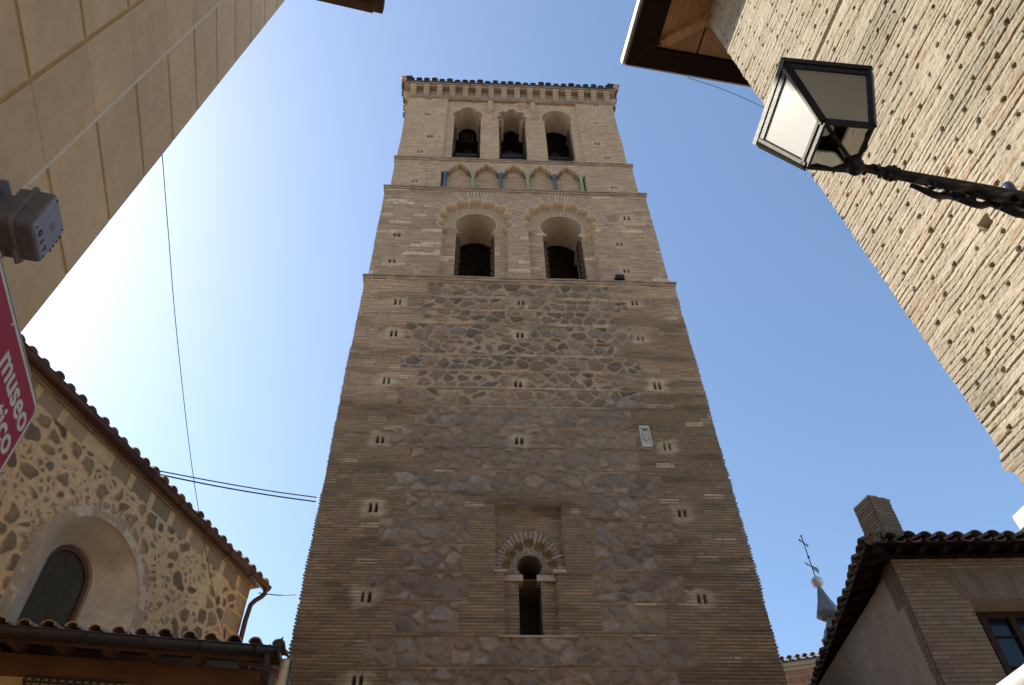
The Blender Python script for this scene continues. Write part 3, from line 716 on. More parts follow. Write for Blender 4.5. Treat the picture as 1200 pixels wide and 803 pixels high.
# ================================================================== RIGHT SUNLIT BRICK BUILDING
RF = Fr((2.481, 3.138), -11.5, flip=True, k=.036, v0=5.0)
rb = thing('brick_house', 'sunlit pale brick building at the right, its courses raked by sun, deep wooden eaves', 'building', RF(-2, -2, 0))
def right_field(u0, u1, nu, v0, v1, nv):
    us = np.linspace(u0, u1, nu); vs = np.linspace(v0, v1, nv); U, V = np.meshgrid(us, vs)
    Vw = V+.010*(fbm(U*1.6, V*.8, 3, 2)-.5)*2+.006*(fbm(U*5, V*3, 8, 2)-.5)*2
    p = .0828; k = np.floor(Vw/p); fv = Vw/p-k
    L = .325; off = np.where(k % 2 == 0, 0, L*.5)+.02*(_hash(k, k*0, 3)-.5); g = (U+off+.02*(V-6))/L; i = np.floor(g); fu = (g-i)*L
    r1 = _hash(i, k, 1); r2 = _hash(i, k, 2); r3 = _hash(i, k, 3)
    er = fbm(U*7, V*22, 31, 4); er2 = fbm(U*40, V*40, 5, 3)
    top = .50+.22*(er-.5)+.10*(r1-.5); 
    bv = sstep(.03+.12*(er-.5), .11+.12*(er-.5), fv)*(1-sstep(top, top+.10, fv))
    hx = (fu-L*.5)/(.011+.006*r1); hy = (fv-.30+.10*hx*(r2-.3))/.22; hole = (np.abs(hx) < 1) & (np.abs(hy) < 1-.35*np.abs(hx)) & (r3 > .13)
    sm = fbm(U*2.6, V*9, 91, 3)                      # mortar smeared flush over the bricks
    h = bv*(.0015+.0035*r1)*(.4+1.0*sstep(.35, .65, sm)) + .0022*(fbm(U*4.5, V*22, 12, 4)-.5)*2 + .0040*(er2-.5)*2 + .0025*(fbm(U*18, V*90, 19, 3)-.5)*2
    gl_ = np.minimum(np.abs(fv-(top+.10)), np.abs(fv-.04-.1*(er-.5)))
    groove = (1-sstep(.02, .065, gl_))*(.003+.009*r2)*(1-.45*sstep(5.5, 9, V))
    h = h-groove*sstep(.32, .48, fbm(U*1.7, V*11, 71, 3))
    h = np.where(hole, -.05, h)
    base = mixc(col(.33, .265, .20), col(.42, .355, .28), r2)
    base = np.where((r1 > .88)[..., None], mixc(base, base*col(.97, .84, .76), .9+0*r1), base)
    mo = mixc(col(.46, .405, .325), col(.37, .315, .245), fbm(U*3, V*9, 44, 3))
    C = mixc(mo, base, bv*.8)
    C = C*(.86+.28*er2)[..., None]
    C = C*(1-.10*np.clip(groove*70, 0, 1)*sstep(.30, .46, fbm(U*1.7, V*11, 71, 3)))[..., None]
    C = C*(.84+.32*fbm(U*1.3, V*.9, 401, 4))[..., None]*(1-.18*sstep(.58, .75, fbm(U*.8, V*5, 402, 3)))[..., None]
    C = np.where(hole[..., None], col(.30, .2, .13), C)
    return U, V, h, C
U, V, h, C = right_field(-2.45, 0, 500, 3.80, 11.0, 1900)
# long horizontal slot (empty flashing groove)
gz = np.abs(V-7.90-.0*U) ; sl_ = (gz < .030) & (U > -3.0)
sl_ &= U < -.42
h = np.where(sl_, -.09, h); C = np.where(sl_[..., None], col(.30, .21, .13), C)
# square beam hole near the lantern arm
qh = (np.abs(U+.755-.036*0) < .04) & (np.abs(V-5.14) < .045)
h = np.where(qh, -.12, h); C = np.where(qh[..., None], col(.25, .15, .07), C)
bul = .05*np.exp(-((V-4.03)/.05)**2)*(U > -.25)
dU = np.zeros(U.shape); dU[:, -1] = h[:, -1]*1.0-.006+bul[:, -1]; dU[:, -2] = dU[:, -1]*.6; dU[:, -3] = dU[:, -1]*.3
quadgrid('front_wall', RF.grid(U+dU, h, V), C, None, 'rightbrick', rb, rev=True)
U2, V2, h2, C2 = right_field(-9, -2.45, 200, 0, 11.0, 500); quadgrid('front_wall_rear_part', RF.grid(U2, h2, V2), C2, None, 'rightbrick', rb, rev=True)
EF = Fr((RF.P[0], RF.P[1]), 0); EF.t = -RF.n; EF.n = RF.t   # end face, u runs away to the right
vs = np.linspace(3.8, 11, 1900); ue = np.linspace(0, 6, 120); UU, VV = np.meshgrid(ue, vs)
_, _, he, Ce = right_field(-6, 0, 120, 3.80, 11.0, 1900); he = he[:, ::-1]; Ce = Ce[:, ::-1]
he[:, 0] = 0
class EFg:
    pass
G = RF.grid(np.zeros(UU.shape)+he, -UU, VV); G[:, 0] = RF.grid(U+dU, h, V)[:, -1]
quadgrid('end_wall', G, Ce, None, 'rightbrick', rb)
mb = MB(); mb.box(RF, -2.45, -.30, -6, -.02, 0, 3.80); mb.build('ground_floor', 'plaster_cream', rb)
mb = MB(); mb.bbox(RF, -2.4, .13, -.6, .03, 3.70, 3.795, .01); mb.build('stone_ledge', 'white_metal', rb)
mb = MB(); mb.box(RF, -9, -.2, -6, -.1, 10.6, 11.2); mb.build('wall_head', 'wood_dark', rb)
# eaves
HS = 10.85
mb = MB()
def ezone(u0, u1, o0, o1, z0, z1): mb.box(RFe, u0, u1, o0, o1, z0, z1)
RFe = Fr((2.481, 3.138), -11.5, flip=True)
# dark outer band (boxed gutter soffit), two runs
ezone(-9, .84, .52, .84, HS, HS+.16); 
ezone(.60, .84, -6, .52, HS+.002, HS+.158)
mb.build('eaves_board', 'wood_black', rb)
mb = MB(); mb.box(RFe, -9, .87, .842, .875, HS+.05, HS+.20); mb.box(RFe, .842, .872, -6, .84, HS+.04, HS+.2)
mb.build('metal_fascia', 'white_metal', rb)
mb = MB()
for i in range(7): mb.box(RFe, -9, .598, .02+.083*i-.02, .02+.083*(i+1)-.024, HS+.10, HS+.13)
for i in range(44): mb.box(RFe, .20+.0, .597, -.02-.14*(i+1), -.022-.14*i, HS+.097, HS+.127)
mb.build('soffit_boards', 'wood_orange', rb)
def beam(p, q, w, hgt):
    p = np.array(p); q = np.array(q); d = q-p; d /= np.linalg.norm(d); s_ = np.cross(d, [0, 0, 1.]); s_ /= np.linalg.norm(s_); z = np.array([0, 0, hgt])
    mb.hexa([p-s_*w/2, q-s_*w/2, q+s_*w/2, p+s_*w/2, p-s_*w/2+z, q-s_*w/2+z, q+s_*w/2+z, p+s_*w/2+z])
with Pieces('hip_rafter', 'wood_orange', rb) as mb: beam(RFe(.0, -.2, HS+.01), RFe(.50, .42, HS+.01), .11, .09); beam(RFe(.499, .418, HS+.02), RFe(.545, .475, HS+.04), .09, .06)
for i in range(5):
    with Pieces('rafter', 'wood_orange', rb) as mb: beam(RFe(.1, -.75-.7*i, HS+.03), RFe(.55, -.75-.7*i, HS+.03), .08, .08)
for i in range(8):
    with Pieces('rafter', 'wood_orange', rb) as mb: beam(RFe(-.95-.7*i, -.1, HS+.03), RFe(-.95-.7*i, .5, HS+.03), .08, .08)
mb = MB(); 
mb.hexa([RFe(-9, .88, HS+.2), RFe(.88, .88, HS+.2), RFe(.88, -6, HS+.2), RFe(-9, -6, HS+.2), RFe(-9, -2.4, 12.4), RFe(-2.2, -2.4, 12.4), RFe(-2.2, -2.8, 12.4), RFe(-9, -2.8, 12.4)])
mb.build('roof', 'tile', rb)

# ---- white tube and its clamps on the right
wt = thing('white_pipe', 'long white painted metal pipe running level in the bottom right corner', 'pipe', RF(0, .5, 2.9))
mb = MB(); a = RFe(.42, .6, 2.905); 
mb.tube([RFe(u, .56, 2.875) for u in (.9, .5, .1, -.3, -.8)], .058, 20)
mb.build('tube', 'white_metal', wt)
mb = MB()
for u in (.62, -.75):
    mb.tube([RFe(u, .56, 2.875), RFe(u+.03, .56, 2.875)], .064, 20); mb.box(RFe, u, u+.03, -.35, .56, 2.79, 2.81)
mb.build('clamp', 'white_metal', wt)
mb = MB(); mb.tube([RFe(.9, .56, 2.80), RFe(-.8, .56, 2.80)], .03, 12); mb.build('lower_tube', 'white_metal', wt)

# ================================================================== LANTERN ON BRACKET
LC = np.array([1.519, 1.717, 0.])   # plan centre
def sq(c, side, az, z):
    a = rad(az); t = np.array([math.sin(a), math.cos(a), 0]); n = np.array([t[1], -t[0], 0]); h_ = side/2
    return [np.array([c[0], c[1], z])+t*x*h_+n*y*h_ for x, y in ((-1, 1), (1, 1), (1, -1), (-1, -1))]  # near-left, near-right, far-right, far-left
lan = thing('wall_lantern', 'black iron street lantern with frosted glass panes on a scrolled wall bracket', 'street lamp', (LC[0], LC[1], 4.8))
ZB, ZT, AZL = 4.780, 5.165, 82.9
B4 = sq(LC, .228, AZL, ZB); T4 = sq(LC, .412, AZL, ZT); R4 = sq(LC, .438, AZL, ZT+.010)
mb = MB()
def bar(p, q, w=.012, n=6): mb.tube([p, q], w, n, smooth=False)
def flatbar(p, q, nrm, w, th):
    p = np.array(p); q = np.array(q); d = q-p; d /= np.linalg.norm(d); nrm = nrm-nrm.dot(d)*d; nrm /= np.linalg.norm(nrm); s_ = np.cross(d, nrm)
    c = [p-s_*w/2-nrm*th/2, q-s_*w/2-nrm*th/2, q+s_*w/2-nrm*th/2, p+s_*w/2-nrm*th/2]
    mb.hexa(c+[x+nrm*th for x in c])
ctr = np.array([LC[0], LC[1], 5.0])
for i in range(4):
    j = (i+1) % 4
    fn = np.cross(B4[j]-B4[i], T4[i]-B4[i]); fn /= np.linalg.norm(fn); fn *= np.sign(fn.dot((B4[i]+B4[j])/2-ctr))
    dg = (B4[i]+T4[i])/2-ctr; dg[2] = 0
    flatbar(B4[i], T4[i], dg, .03, .026)
    flatbar(B4[i], B4[j], fn, .032, .014)
    up_ = (T4[i]-B4[i])*.05
    flatbar(T4[i]-up_*.6, T4[j]-(T4[j]-B4[j])*.03, fn, .03, .014)
mb.build('frame', 'iron', lan)
for i in range(4):
    j = (i+1) % 4; m_ = MB(); ins = lambda p: p+(ctr-p)*.02
    fn = np.cross(B4[j]-B4[i], T4[i]-B4[i]); fn /= np.linalg.norm(fn)
    q = [ins(B4[i]), ins(B4[j]), ins(T4[j]), ins(T4[i])]
    m_.hexa(q+[x+fn*.003 for x in q]); m_.build('pane', 'frost' if i == 3 else 'pane_clear', lan)
mb = MB()   # pale strips painted in as sun glint on the left pane's iron edges
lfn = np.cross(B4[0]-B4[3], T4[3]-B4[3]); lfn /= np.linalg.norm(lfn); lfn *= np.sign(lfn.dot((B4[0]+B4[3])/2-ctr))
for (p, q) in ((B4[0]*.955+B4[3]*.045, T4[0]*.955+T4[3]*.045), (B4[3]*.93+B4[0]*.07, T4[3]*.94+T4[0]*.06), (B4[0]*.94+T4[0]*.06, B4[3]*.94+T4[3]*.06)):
    with Pieces('glint_strip', 'glint', lan) as mb: flatbar(p+lfn*.010, q+lfn*.010, lfn, .017, .006)
mb = MB()
rim = [R4[k] for k in range(4)]; top = [x+np.array([0, 0, .03]) for x in sq(LC, .452, AZL, ZT+.010)]
inner = sq(LC, .40, AZL, ZT+.012); 
vs_ = rim+top+inner+[x+np.array([0, 0, .03]) for x in inner]
mb.add(vs_, [(0, 1, 5, 4), (1, 2, 6, 5), (2, 3, 7, 6), (3, 0, 4, 7)]+[(i, (i+1) % 4, 8+(i+1) % 4, 8+i) for i in range(4)]+[(4+i, 4+(i+1) % 4, 12+(i+1) % 4, 12+i) for i in range(4)]+[(8+i, 8+(i+1) % 4, 12+(i+1) % 4, 12+i) for i in range(4)])
c1 = sq(LC, .445, AZL, ZT+.045); c2 = sq(LC, .16, AZL, ZT+.20); c3 = sq(LC, .16, AZL, ZT+.27); c4 = sq(LC, .02, AZL, ZT+.33)
for a, bq in ((c1, c2), (c2, c3), (c3, c4)): mb.add(a+bq, [(0, 1, 5, 4), (1, 2, 6, 5), (2, 3, 7, 6), (3, 0, 4, 7)])
mb.lathe((LC[0], LC[1], ZT+.33), [(.02, 0), (.03, .02), (.012, .05), (.003, .09)], 10)
mb.build('cap', 'iron', lan)
mb = MB(); mb.lathe((LC[0], LC[1], ZT-.02), [(.05, 0), (.055, .03), (.03, .05)], 14); mb.lathe((LC[0], LC[1], ZT-.12), [(.012, 0), (.035, .03), (.035, .07), (.02, .1)], 12)
mb.build('lamp_holder', 'black', lan)
mb = MB(); mb.lathe((LC[0], LC[1], ZT-.12), [(.012, 0), (.03, -.02), (.042, -.06), (.036, -.09), (.012, -.105)], 16); mb.build('bulb', mat('milky_bulb', (.7, .68, .62), .3), lan)
Bc = np.array([LC[0], LC[1], 0])+np.array([.03, .06, 0])
ball = np.array([1.582, 1.775, 4.70])
mb = MB()   # curved stays from the bottom corners to the ball
for i in range(4):
    p = B4[i]; mid = (p+ball)/2+np.array([0, 0, -.02]); w1 = p*.75+ball*.25+np.array([0, 0, .018]); 
    mb.tube([p, w1, mid, p*.25+ball*.75+np.array([0, 0, .01]), ball], [.008, .009, .009, .010, .012], 8)
mb.lathe((ball[0], ball[1], 4.735), [(.045, 0), (.047, .012), (.02, .02)], 4, smooth=False, rot=.5)
mb.lathe((ball[0], ball[1], ball[2]), [(.012, -.045), (.032, -.03), (.042, 0), (.032, .028), (.014, .04)], 16)
mb.build('stays', 'iron', lan)
wn = -RFe.n  # towards wall
mb = MB()
def arm(s, dz=0., side=0.): return ball+wn*s+np.array([0, 0, dz])+RFe.t*side
mb.tube([arm(0), arm(.06, .0), arm(.12, -.004), arm(.2, -.008), arm(.5, -.02), arm(1.16, -.055)], [.017, .019, .022, .024, .027, .034], 10)
# lower scroll rib, leafy collar and twisted tendrils
mb.tube([arm(.16+1.0*x, -.02-.16*x**1.6) for x in np.linspace(0, 1, 12)], [.020+.016*x for x in np.linspace(0, 1, 12)], 10)
mb.tube([arm(.05+.11*x, -.012+.022*math.sin(x*9), .022*math.cos(x*9)) for x in np.linspace(0, 1.6, 24)], .010, 8)
mb.lathe((0, 0, 0), [(.001, 0)], 3) if False else None
for s_, r_ in ((.155, .036), (.18, .040), (.205, .032)): mb.tube([arm(s_-.012, -.008), arm(s_, -.008), arm(s_+.012, -.008)], [r_*.7, r_, r_*.7], 12)
mb.build('arm', 'iron', lan)
mb = MB()
for k_, (s0, ln, amp) in enumerate(((.25, .35, .018), (.45, .35, .028), (.65, .4, .038), (.8, .34, .045))):
    for sg in (-1, 1):
        mb.tube([arm(s0+ln*x, -.05-.10*(s0+ln*x)+amp*math.sin(x*11+sg), sg*.018*(1+x)) for x in np.linspace(0, 1, 22)], [.009+.009*math.sin(math.pi*x) for x in np.linspace(0, 1, 22)], 7)
for k_ in range(12):
    s0 = .35+.065*k_; c = arm(s0, -.04-.11*s0, random.uniform(-.03, .03)); mb.lathe(c, [(.004, -.02), (.02+.008*random.random(), -.004), (.014, .012), (.003, .024)], 8)
for k_ in range(7):   # spiral scroll by the wall
    pass
mb.tube([arm(.93+.09*math.cos(t_)*(1-t_/16), -.20+.07*math.sin(t_)*(1-t_/16), .0) for t_ in np.linspace(0, 11, 46)], .011, 8)
mb.build('scrollwork', 'iron', lan)
mb = MB(); mb.bbox(RF, -1.36, -1.20, 0.0, .035, 4.35, 4.85, .01); mb.build('wall_plate', 'iron', lan)
mb = MB(); mb.tube([arm(.93, -.10), arm(.97, -.22), arm(1.0, -.33), arm(1.04, -.40), arm(1.10, -.44)], .005, 8); mb.build('supply_cable', 'cable', lan)
mb = MB(); c = arm(.80, .03, 0.0); mb.lathe(c, [(.02, -.03), (.026, 0), (.026, .03), (.015, .04)], 12); mb.build('junction_cap', mat('dark_blue_plastic', (.05, .07, .13), .3), lan)

# ================================================================== LEFT BEIGE BUILDING
BF = Fr((-2.530, 2.562), -14.5, k=.088, v0=4.675)
bb_ = thing('clad_building', 'modern building clad in smooth beige stone slabs at the top left', 'building', BF(-2, -2, 0))
mb = MB()
mb.hexa([BF(-8, -6, 0), BF(-.002, -6, 0), BF(-.002, -.008, 0), BF(-8, -.008, 0), BF(-8, -6, 12.4), BF(-.002, -6, 12.4), BF(-.002, -.008, 12.4), BF(-8, -.008, 12.4)])
mb.build('wall_core', 'joint_yellow', bb_)
pan = MB(); j0 = 5.18; hh = .648
for k_ in range(-8, 12):
    v0_ = j0+k_*hh; v1_ = v0_+hh
    if v1_ > 12.4: break
    pan.extr(BF, [(-.02, v0_+.017), (-.004, v0_+.017), (0, v0_+.020), (0, v1_-.020), (-.004, v1_-.017), (-.02, v1_-.017)], -.70, 0)
    pan.extr(BF, [(-.02, v0_+.002), (-.002, v0_+.002), (0, v0_+.004), (0, v1_-.004), (-.002, v1_-.002), (-.02, v1_-.002)], -1.165, -.722)
    for q in range(9):
        a = -1.193-(q+1)*.78+.035; pan.extr(BF, [(-.05, v0_+.016), (-.004, v0_+.016), (.0, v0_+.02), (0, v1_-.02), (-.004, v1_-.016), (-.05, v1_-.016)], a, a+.745)
pan.box(BF, -.012, -.0005, -.03, -.0012, 0, 12.4); pan.build('stone_slabs', 'clad', bb_)
mb = MB(); mb.box(BF, -.7225, -.6995, -.02, .001, 0, 12.3); mb.build('pale_joint', 'joint_pale', bb_)
mb = MB(); 
for k_ in range(-8, 12): mb.box(BF, -1.1655, -.7215, -.0075, -.004, j0+k_*hh-.003, j0+k_*hh+.003)
mb.build('dark_joint', 'text_dark', bb_)
BE = Fr((-2.530, 2.562), -14.5)
mb = MB(); mb.box(BE, -9, .80, -6, 1.09, 12.5, 12.62); mb.box(BE, -9, .84, 1.0, 1.13, 12.46, 12.66); mb.box(BE, .74, .86, -6, 1.0, 12.46, 12.66)
mb.build('eaves', 'wood_dark', bb_)

# ---- grey junction box with lettering on the cladding
bx = thing('floodlight_box', 'grey weathered electrical box with black figures fixed to the beige cladding', 'electrical box', BF(-.72, .1, 4.4))
B0 = Fr((-2.530, 2.562), -14.5)
mb = MB(); o1 = .25; 
u0, u1_, z0, z1 = -.835, -.615, 4.47, 4.745
def rbox(mb, F, u0, u1, o0, o1, z0, z1, r):   # rounded box, smooth corners around o axis
    pts = []
    for (cx_, cz_, a0) in ((u1-r, z1-r, 0), (u0+r, z1-r, 90), (u0+r, z0+r, 180), (u1-r, z0+r, 270)):
        for k in range(5): a = rad(a0+k*22.5); pts.append((cx_+r*math.cos(a), cz_+r*math.sin(a)))
    n = len(pts); L_ = [(o0, 1.0), (o1-.012, 1.0), (o1-.003, .975), (o1, .93)]
    uc_, vc_ = (u0+u1)/2, (z0+z1)/2; vs = []
    for o, s_ in L_: vs += [F(uc_+(p[0]-uc_)*s_, o, vc_+(p[1]-vc_)*s_) for p in pts]
    fs = [(i*n+j, i*n+(j+1) % n, (i+1)*n+(j+1) % n, (i+1)*n+j) for i in range(3) for j in range(n)]
    mb.add(vs, fs+[tuple(range(n-1, -1, -1)), tuple(range(3*n, 4*n))])
rbox(mb, B0, u0, u1_, .10, .245, z0, z1, .03); mb.build('housing', 'box_grey', bx)
mb = MB(); rbox(mb, B0, u0+.008, u1_-.008, .244, .253, z0+.008, z1-.008, .025); mb.build('cover', 'box_cover', bx)
mb = MB(); rbox(mb, B0, u0-.014, u1_+.014, .155, .172, z0-.014, z1+.014, .03); mb.build('flange', 'box_grey', bx)
mb = MB(); rbox(mb, B0, u0+.03, u1_-.02, .03, .10, z0+.02, z1-.03, .02); mb.box(B0, u0+.0, u1_-.0, .0, .03, z0-.0, z1+.02)
mb.tube([B0(-.80, .08, z0+.02), B0(-.83, .07, z0-.05), B0(-.88, .04, z0-.05), B0(-.89, .01, z0+.02), B0(-.89, -.01, z0+.04)], .012, 8)
mb.tube([B0(-.66, .10, z0+.0), B0(-.66, .10, z0-.035)], .018, 10); mb.tube([B0(-.70, .16, z0-.018), B0(-.62, .16, z0-.018)], .008, 8)
mb.build('mounting', 'box_grey', bx)
def text(s_, F, u, v, o, size, m, parent, name='lettering', bold=0., depth=.002, align='LEFT'):
    cd = bpy.data.curves.new('t', 'FONT'); cd.body = s_; cd.size = size; cd.offset = bold; cd.extrude = depth/2; cd.align_x = align; cd.resolution_u = 4
    ob = bpy.data.objects.new('t', cd); S.collection.objects.link(ob)
    dg = bpy.context.evaluated_depsgraph_get(); me = bpy.data.meshes.new_from_object(ob.evaluated_get(dg))
    bpy.data.objects.remove(ob)
    n = len(me.vertices); co = np.empty(n*3); me.vertices.foreach_get('co', co); co = co.reshape(-1, 3)
    w = np.array([F(u+c[0], o+c[2], v+c[1]) for c in co]); me.vertices.foreach_set('co', w.ravel())
    return link(name, me, m, parent)
text('0', B0, -.775, 4.498, .2555, .055, 'text_dark', bx); text('1', B0, -.73, 4.498, .2555, .055, 'text_dark', bx); text('7', B0, -.685, 4.498, .2555, .055, 'text_dark', bx)
mb = MB()
for q in range(4): mb.box(B0, -.632, -.624, .254, .256, 4.56+q*.035, 4.578+q*.035)
mb.lathe((0, 0, 0), [(0, 0)], 3) if False else None
mb.build('side_marks', 'text_dark', bx)
mb = MB(); mb.poly_ext(B0, [(-.72+.02*math.cos(a), 4.63+.025*math.sin(a)) for a in np.linspace(0, 2*math.pi, 14)[:-1]], .2535, .2545); mb.build('worn_badge', mat('faded_badge', (.2, .17, .17), .6), bx)

# ---- red museum sign
sg = thing('museum_sign', 'magenta red sign plate with white lettering museo, pale border and rounded corner', 'sign', B0(-.5, .35, 3.4))
def rrect(u0, u1, z0, z1, r):
    pts = []
    for (cx_, cz_, a0) in ((u1-r, z1-r, 0), (u0+r, z1-r, 90), (u0+r, z0+r, 180), (u1-r, z0+r, 270)):
        for k in range(7): a = rad(a0+k*15); pts.append((cx_+r*math.cos(a), cz_+r*math.sin(a)))
    return pts
SU0, SU1, SZ0, SZ1 = -1.25, -.137, 3.36, 4.030
mb = MB(); mb.poly_ext(B0, rrect(SU0-.008, SU1+.010, SZ0-.01, SZ1+.012, .058), .310, .344); mb.build('sign_back', 'sign_edge', sg)
mb = MB(); mb.poly_ext(B0, rrect(SU0+.006, SU1-.006, SZ0+.006, SZ1-.006, .046), .344, .350); mb.build('border', 'sign_white', sg)
mb = MB(); mb.poly_ext(B0, rrect(SU0+.028, SU1-.028, SZ0+.028, SZ1-.028, .032), .3495, .3525); mb.build('sign_face', 'sign_red', sg)
text('museo', B0, -.178, 3.845, .3535, .165, 'sign_white', sg, bold=.0035, align='RIGHT')
text('tico', B0, -.195, 3.705, .3535, .165, 'sign_white', sg, bold=.0035, align='RIGHT')
for u in (-.85, -.2):
    with Pieces('bracket', 'white_metal', sg) as mb: mb.box(B0, u-.02, u+.02, .0, .33, 3.95, 3.98)
mb = MB(); mb.bbox(B0, -1.0, -.13, .20, .235, 4.195, 4.235, .006); mb.build('back_rail', 'white_metal', sg)

for (u, v) in ((-.165, 3.985), (-.165, 3.40), (-.70, 3.985)):
    with Pieces('rivet', 'sign_white', sg) as mb: mb.tube([B0(u, .352, v), B0(u, .358, v)], .007, 10)
for (u, v) in ((u0+.03, z0+.03), (u1_-.03, z0+.03), (u0+.03, z1-.03), (u1_-.03, z1-.03)):
    with Pieces('screw', 'text_dark', bx) as mb: mb.tube([B0(u, .252, v), B0(u, .2565, v)], .005, 8)

# ================================================================== CHURCH NAVE, LOWER LEFT
CF = Fr((-4.905, 13.113), 16.4)
ch = thing('church_nave', 'rubble stone church wall with plastered round arched window under a tiled eave at the left', 'church', CF(-4, -2, 0))
us = np.linspace(-9.5, -.30, 700); vs = np.linspace(5.0, 9.34, 330); U, V = np.meshgrid(us, vs)
s, e, s1, s2 = stones(U, V, .27, .23, 105, warp=.09, mort=.042)
s = s*sstep(0, .02, e-.08*(fbm(U*3, V*3, 333, 3)-.46))
sS, eS, t1, t2_ = stones(U, V, .16, .13, 205, warp=.06, mort=.03)
small = (_hash(np.floor(s1*997), np.floor(s2*991), 3) < .42) & (s > .5)
fine = fbm(U*14, V*14, 3, 4)
mo = mixc(col(.60, .42, .235), col(.46, .31, .165), fbm(U*1.3, V*1.3, 7, 4))*(.85+.3*fine)[..., None]
st = mixc(col(.12, .085, .058), col(.27, .185, .11), s1)*(.7+.6*fbm(U*9, V*9, 77, 3))[..., None]
stS = mixc(col(.16, .12, .085), col(.31, .22, .15), t1)
vis = s*(s2 > .05)
C = mixc(mo, st, vis); C = np.where((small & (sS > .5))[..., None], stS, np.where(small[..., None], mo, C))
hgt = np.where(small, .018*sS, .028*vis*(.5+s1)*sstep(0, .08, e))+.012*(fine-.5)+.02*(fbm(U*2.5, V*2.5, 5, 3)-.5)
bk_ = (V > 9.02) & (V < 9.27); gi = (U+9)/.52; fb = gi-np.floor(gi)
blk = bk_ & (fb > .1) & (fb < .88) & (_hash(np.floor(gi), gi*0, 2) > .2)
C = np.where(bk_[..., None], mo, C); C = np.where(blk[..., None], mixc(col(.22, .165, .105), col(.36, .255, .15), _hash(np.floor(gi), gi*0, 5)), C); hgt = np.where(bk_, .01*blk, hgt)
# quoins at the end
kq = np.floor(V/.36); qd = .34+.22*(kq % 2); qm = (U > -.30-qd) & (V < 9.0); fq = V/.36-kq
C = np.where(qm[..., None], mo, C); qs = qm & (fq > .1) & (fq < .9) & (U > -.26-qd) & (U < -.33)
C = np.where(qs[..., None], mixc(col(.27, .20, .125), col(.40, .29, .175), _hash(kq, kq*0, 5))*(.7+.6*fine)[..., None], C); hgt = np.where(qm, .012*qs+.006*fine, hgt)
outer = arch(-3.76, 7.33, 1.0, 0, 1.0, 5.0, n=48)
so1 = sdf(outer, U, V)
pm = (so1 < .16+.08*(fbm(U*4, V*4, 9, 3)-.5)) & (so1 > -.05)
pc = mixc(col(.50, .40, .28), col(.36, .26, .17), sstep(.4, .6, fbm(U*6, V*6, 15, 3)))
C = np.where(pm[..., None], pc, C); hgt = np.where(pm, .022+.008*fine, hgt)
vr = (so1 >= .13) & (so1 < .32) & (V > 7.2); th = np.arctan2(V-7.33, U+3.76); ph = th*14; fb = ph-np.floor(ph)
vb_ = vr & (fb > .3) & (_hash(np.floor(ph), ph*0, 8) > .35) & (so1 < .2+.12*_hash(np.floor(ph), ph*0, 9))
C = np.where(vb_[..., None], col(.34, .22, .145), C)
keep = ~(sdf(outer, .5*(U[:-1, :-1]+U[1:, 1:]), .5*(V[:-1, :-1]+V[1:, 1:])) < -.012)
quadgrid('rubble_wall', CF.grid(U, hgt, V), C, keep, 'masonry', ch)
inner = arch(-3.76, 7.60, .45, 0, .45, 5.0, n=48)
mb = MB(); reveal(mb, CF, outer, .022, -.44, inner, True); reveal(mb, CF, inner, -.44, -.60, None, True); mb.build('window_splay', 'plaster_arch', ch)
g1 = arch(-3.76, 7.60, .445, 0, .445, 5.0, n=48); g2 = arch(-3.76, 7.60, .385, 0, .385, 5.0, n=48)
wf = MB(); n_ = len(g1)
for i in range(n_-1):
    a, bq, c, d = g1[i], g1[i+1], g2[i+1], g2[i]
    wf.hexa([CF(a[0], -.56, a[1]), CF(bq[0], -.56, bq[1]), CF(c[0], -.56, c[1]), CF(d[0], -.56, d[1]), CF(a[0], -.50, a[1]), CF(bq[0], -.50, bq[1]), CF(c[0], -.50, c[1]), CF(d[0], -.50, d[1])])
wfo = wf.build('window_frame', mat('red_brown_frame', (.10, .035, .018), .6), ch)
mb = MB(); mb.poly_ext(CF, g2, -.57, -.545); mb.build('window_glass', 'glass_green', wfo)
mb = MB(); mb.box(CF, -9.5, -.305, -5.5, -.62, 0, 9.3); mb.box(CF, -.52, -.302, -.62, -.02, 0, 9.3); mb.box(CF, -9.5, -4.85, -.62, -.03, 0, 9.28); mb.box(CF, -2.67, -.5, -.62, -.03, 0, 9.28); mb.box(CF, -4.85, -2.67, -.6, -.05, 8.42, 9.28); mb.box(CF, -5.0, -2.7, -.62, -.03, 0, 5.02)
mb.build('wall_core', 'plaster_arch', ch)
ER = .16
mb = MB(); mb.bbox(CF, -9.5, -.22, -.3, .045, 9.27, 9.33, .01); mb.bbox(CF, -9.5, -.12, -.3, .07, 9.33, 9.39, .01); mb.build('eaves_course', 'cut_stone', ch)
def gutter(mb, F, u0, u1, oc, vc, r, seg=24):
    # half-round trough open to the sky
    A = 10; vs = []
    for u in (u0, u1):
        for rr_ in (r, r-.008):
            for j in range(A+1):
                th = math.pi+math.pi*j/A; vs.append(F(u, oc+rr_*math.cos(th), vc+rr_*math.sin(th)))
    m_ = A+1; fs = []
    for j in range(A): fs += [(j, j+1, 2*m_+j+1, 2*m_+j), (m_+j+1, m_+j, 3*m_+j, 3*m_+j+1)]
    fs += [(0, 2*m_, 3*m_, m_), (A, m_+A, 3*m_+A, 2*m_+A), tuple(range(0, m_)), tuple(range(2*m_, 3*m_))]
    mb.add(vs, fs, True)
    mb.tube([F(u0, oc+r, vc), F(u1, oc+r, vc)], .009, 6)
mb = MB(); gutter(mb, CF, -9.5, .02, .15, 9.38, .085)
for i in range(12): gutter(mb, CF, -.6-i*.75, -.575-i*.75, .15, 9.38, .091)
mb.build('gutter', 'gutter', ch)
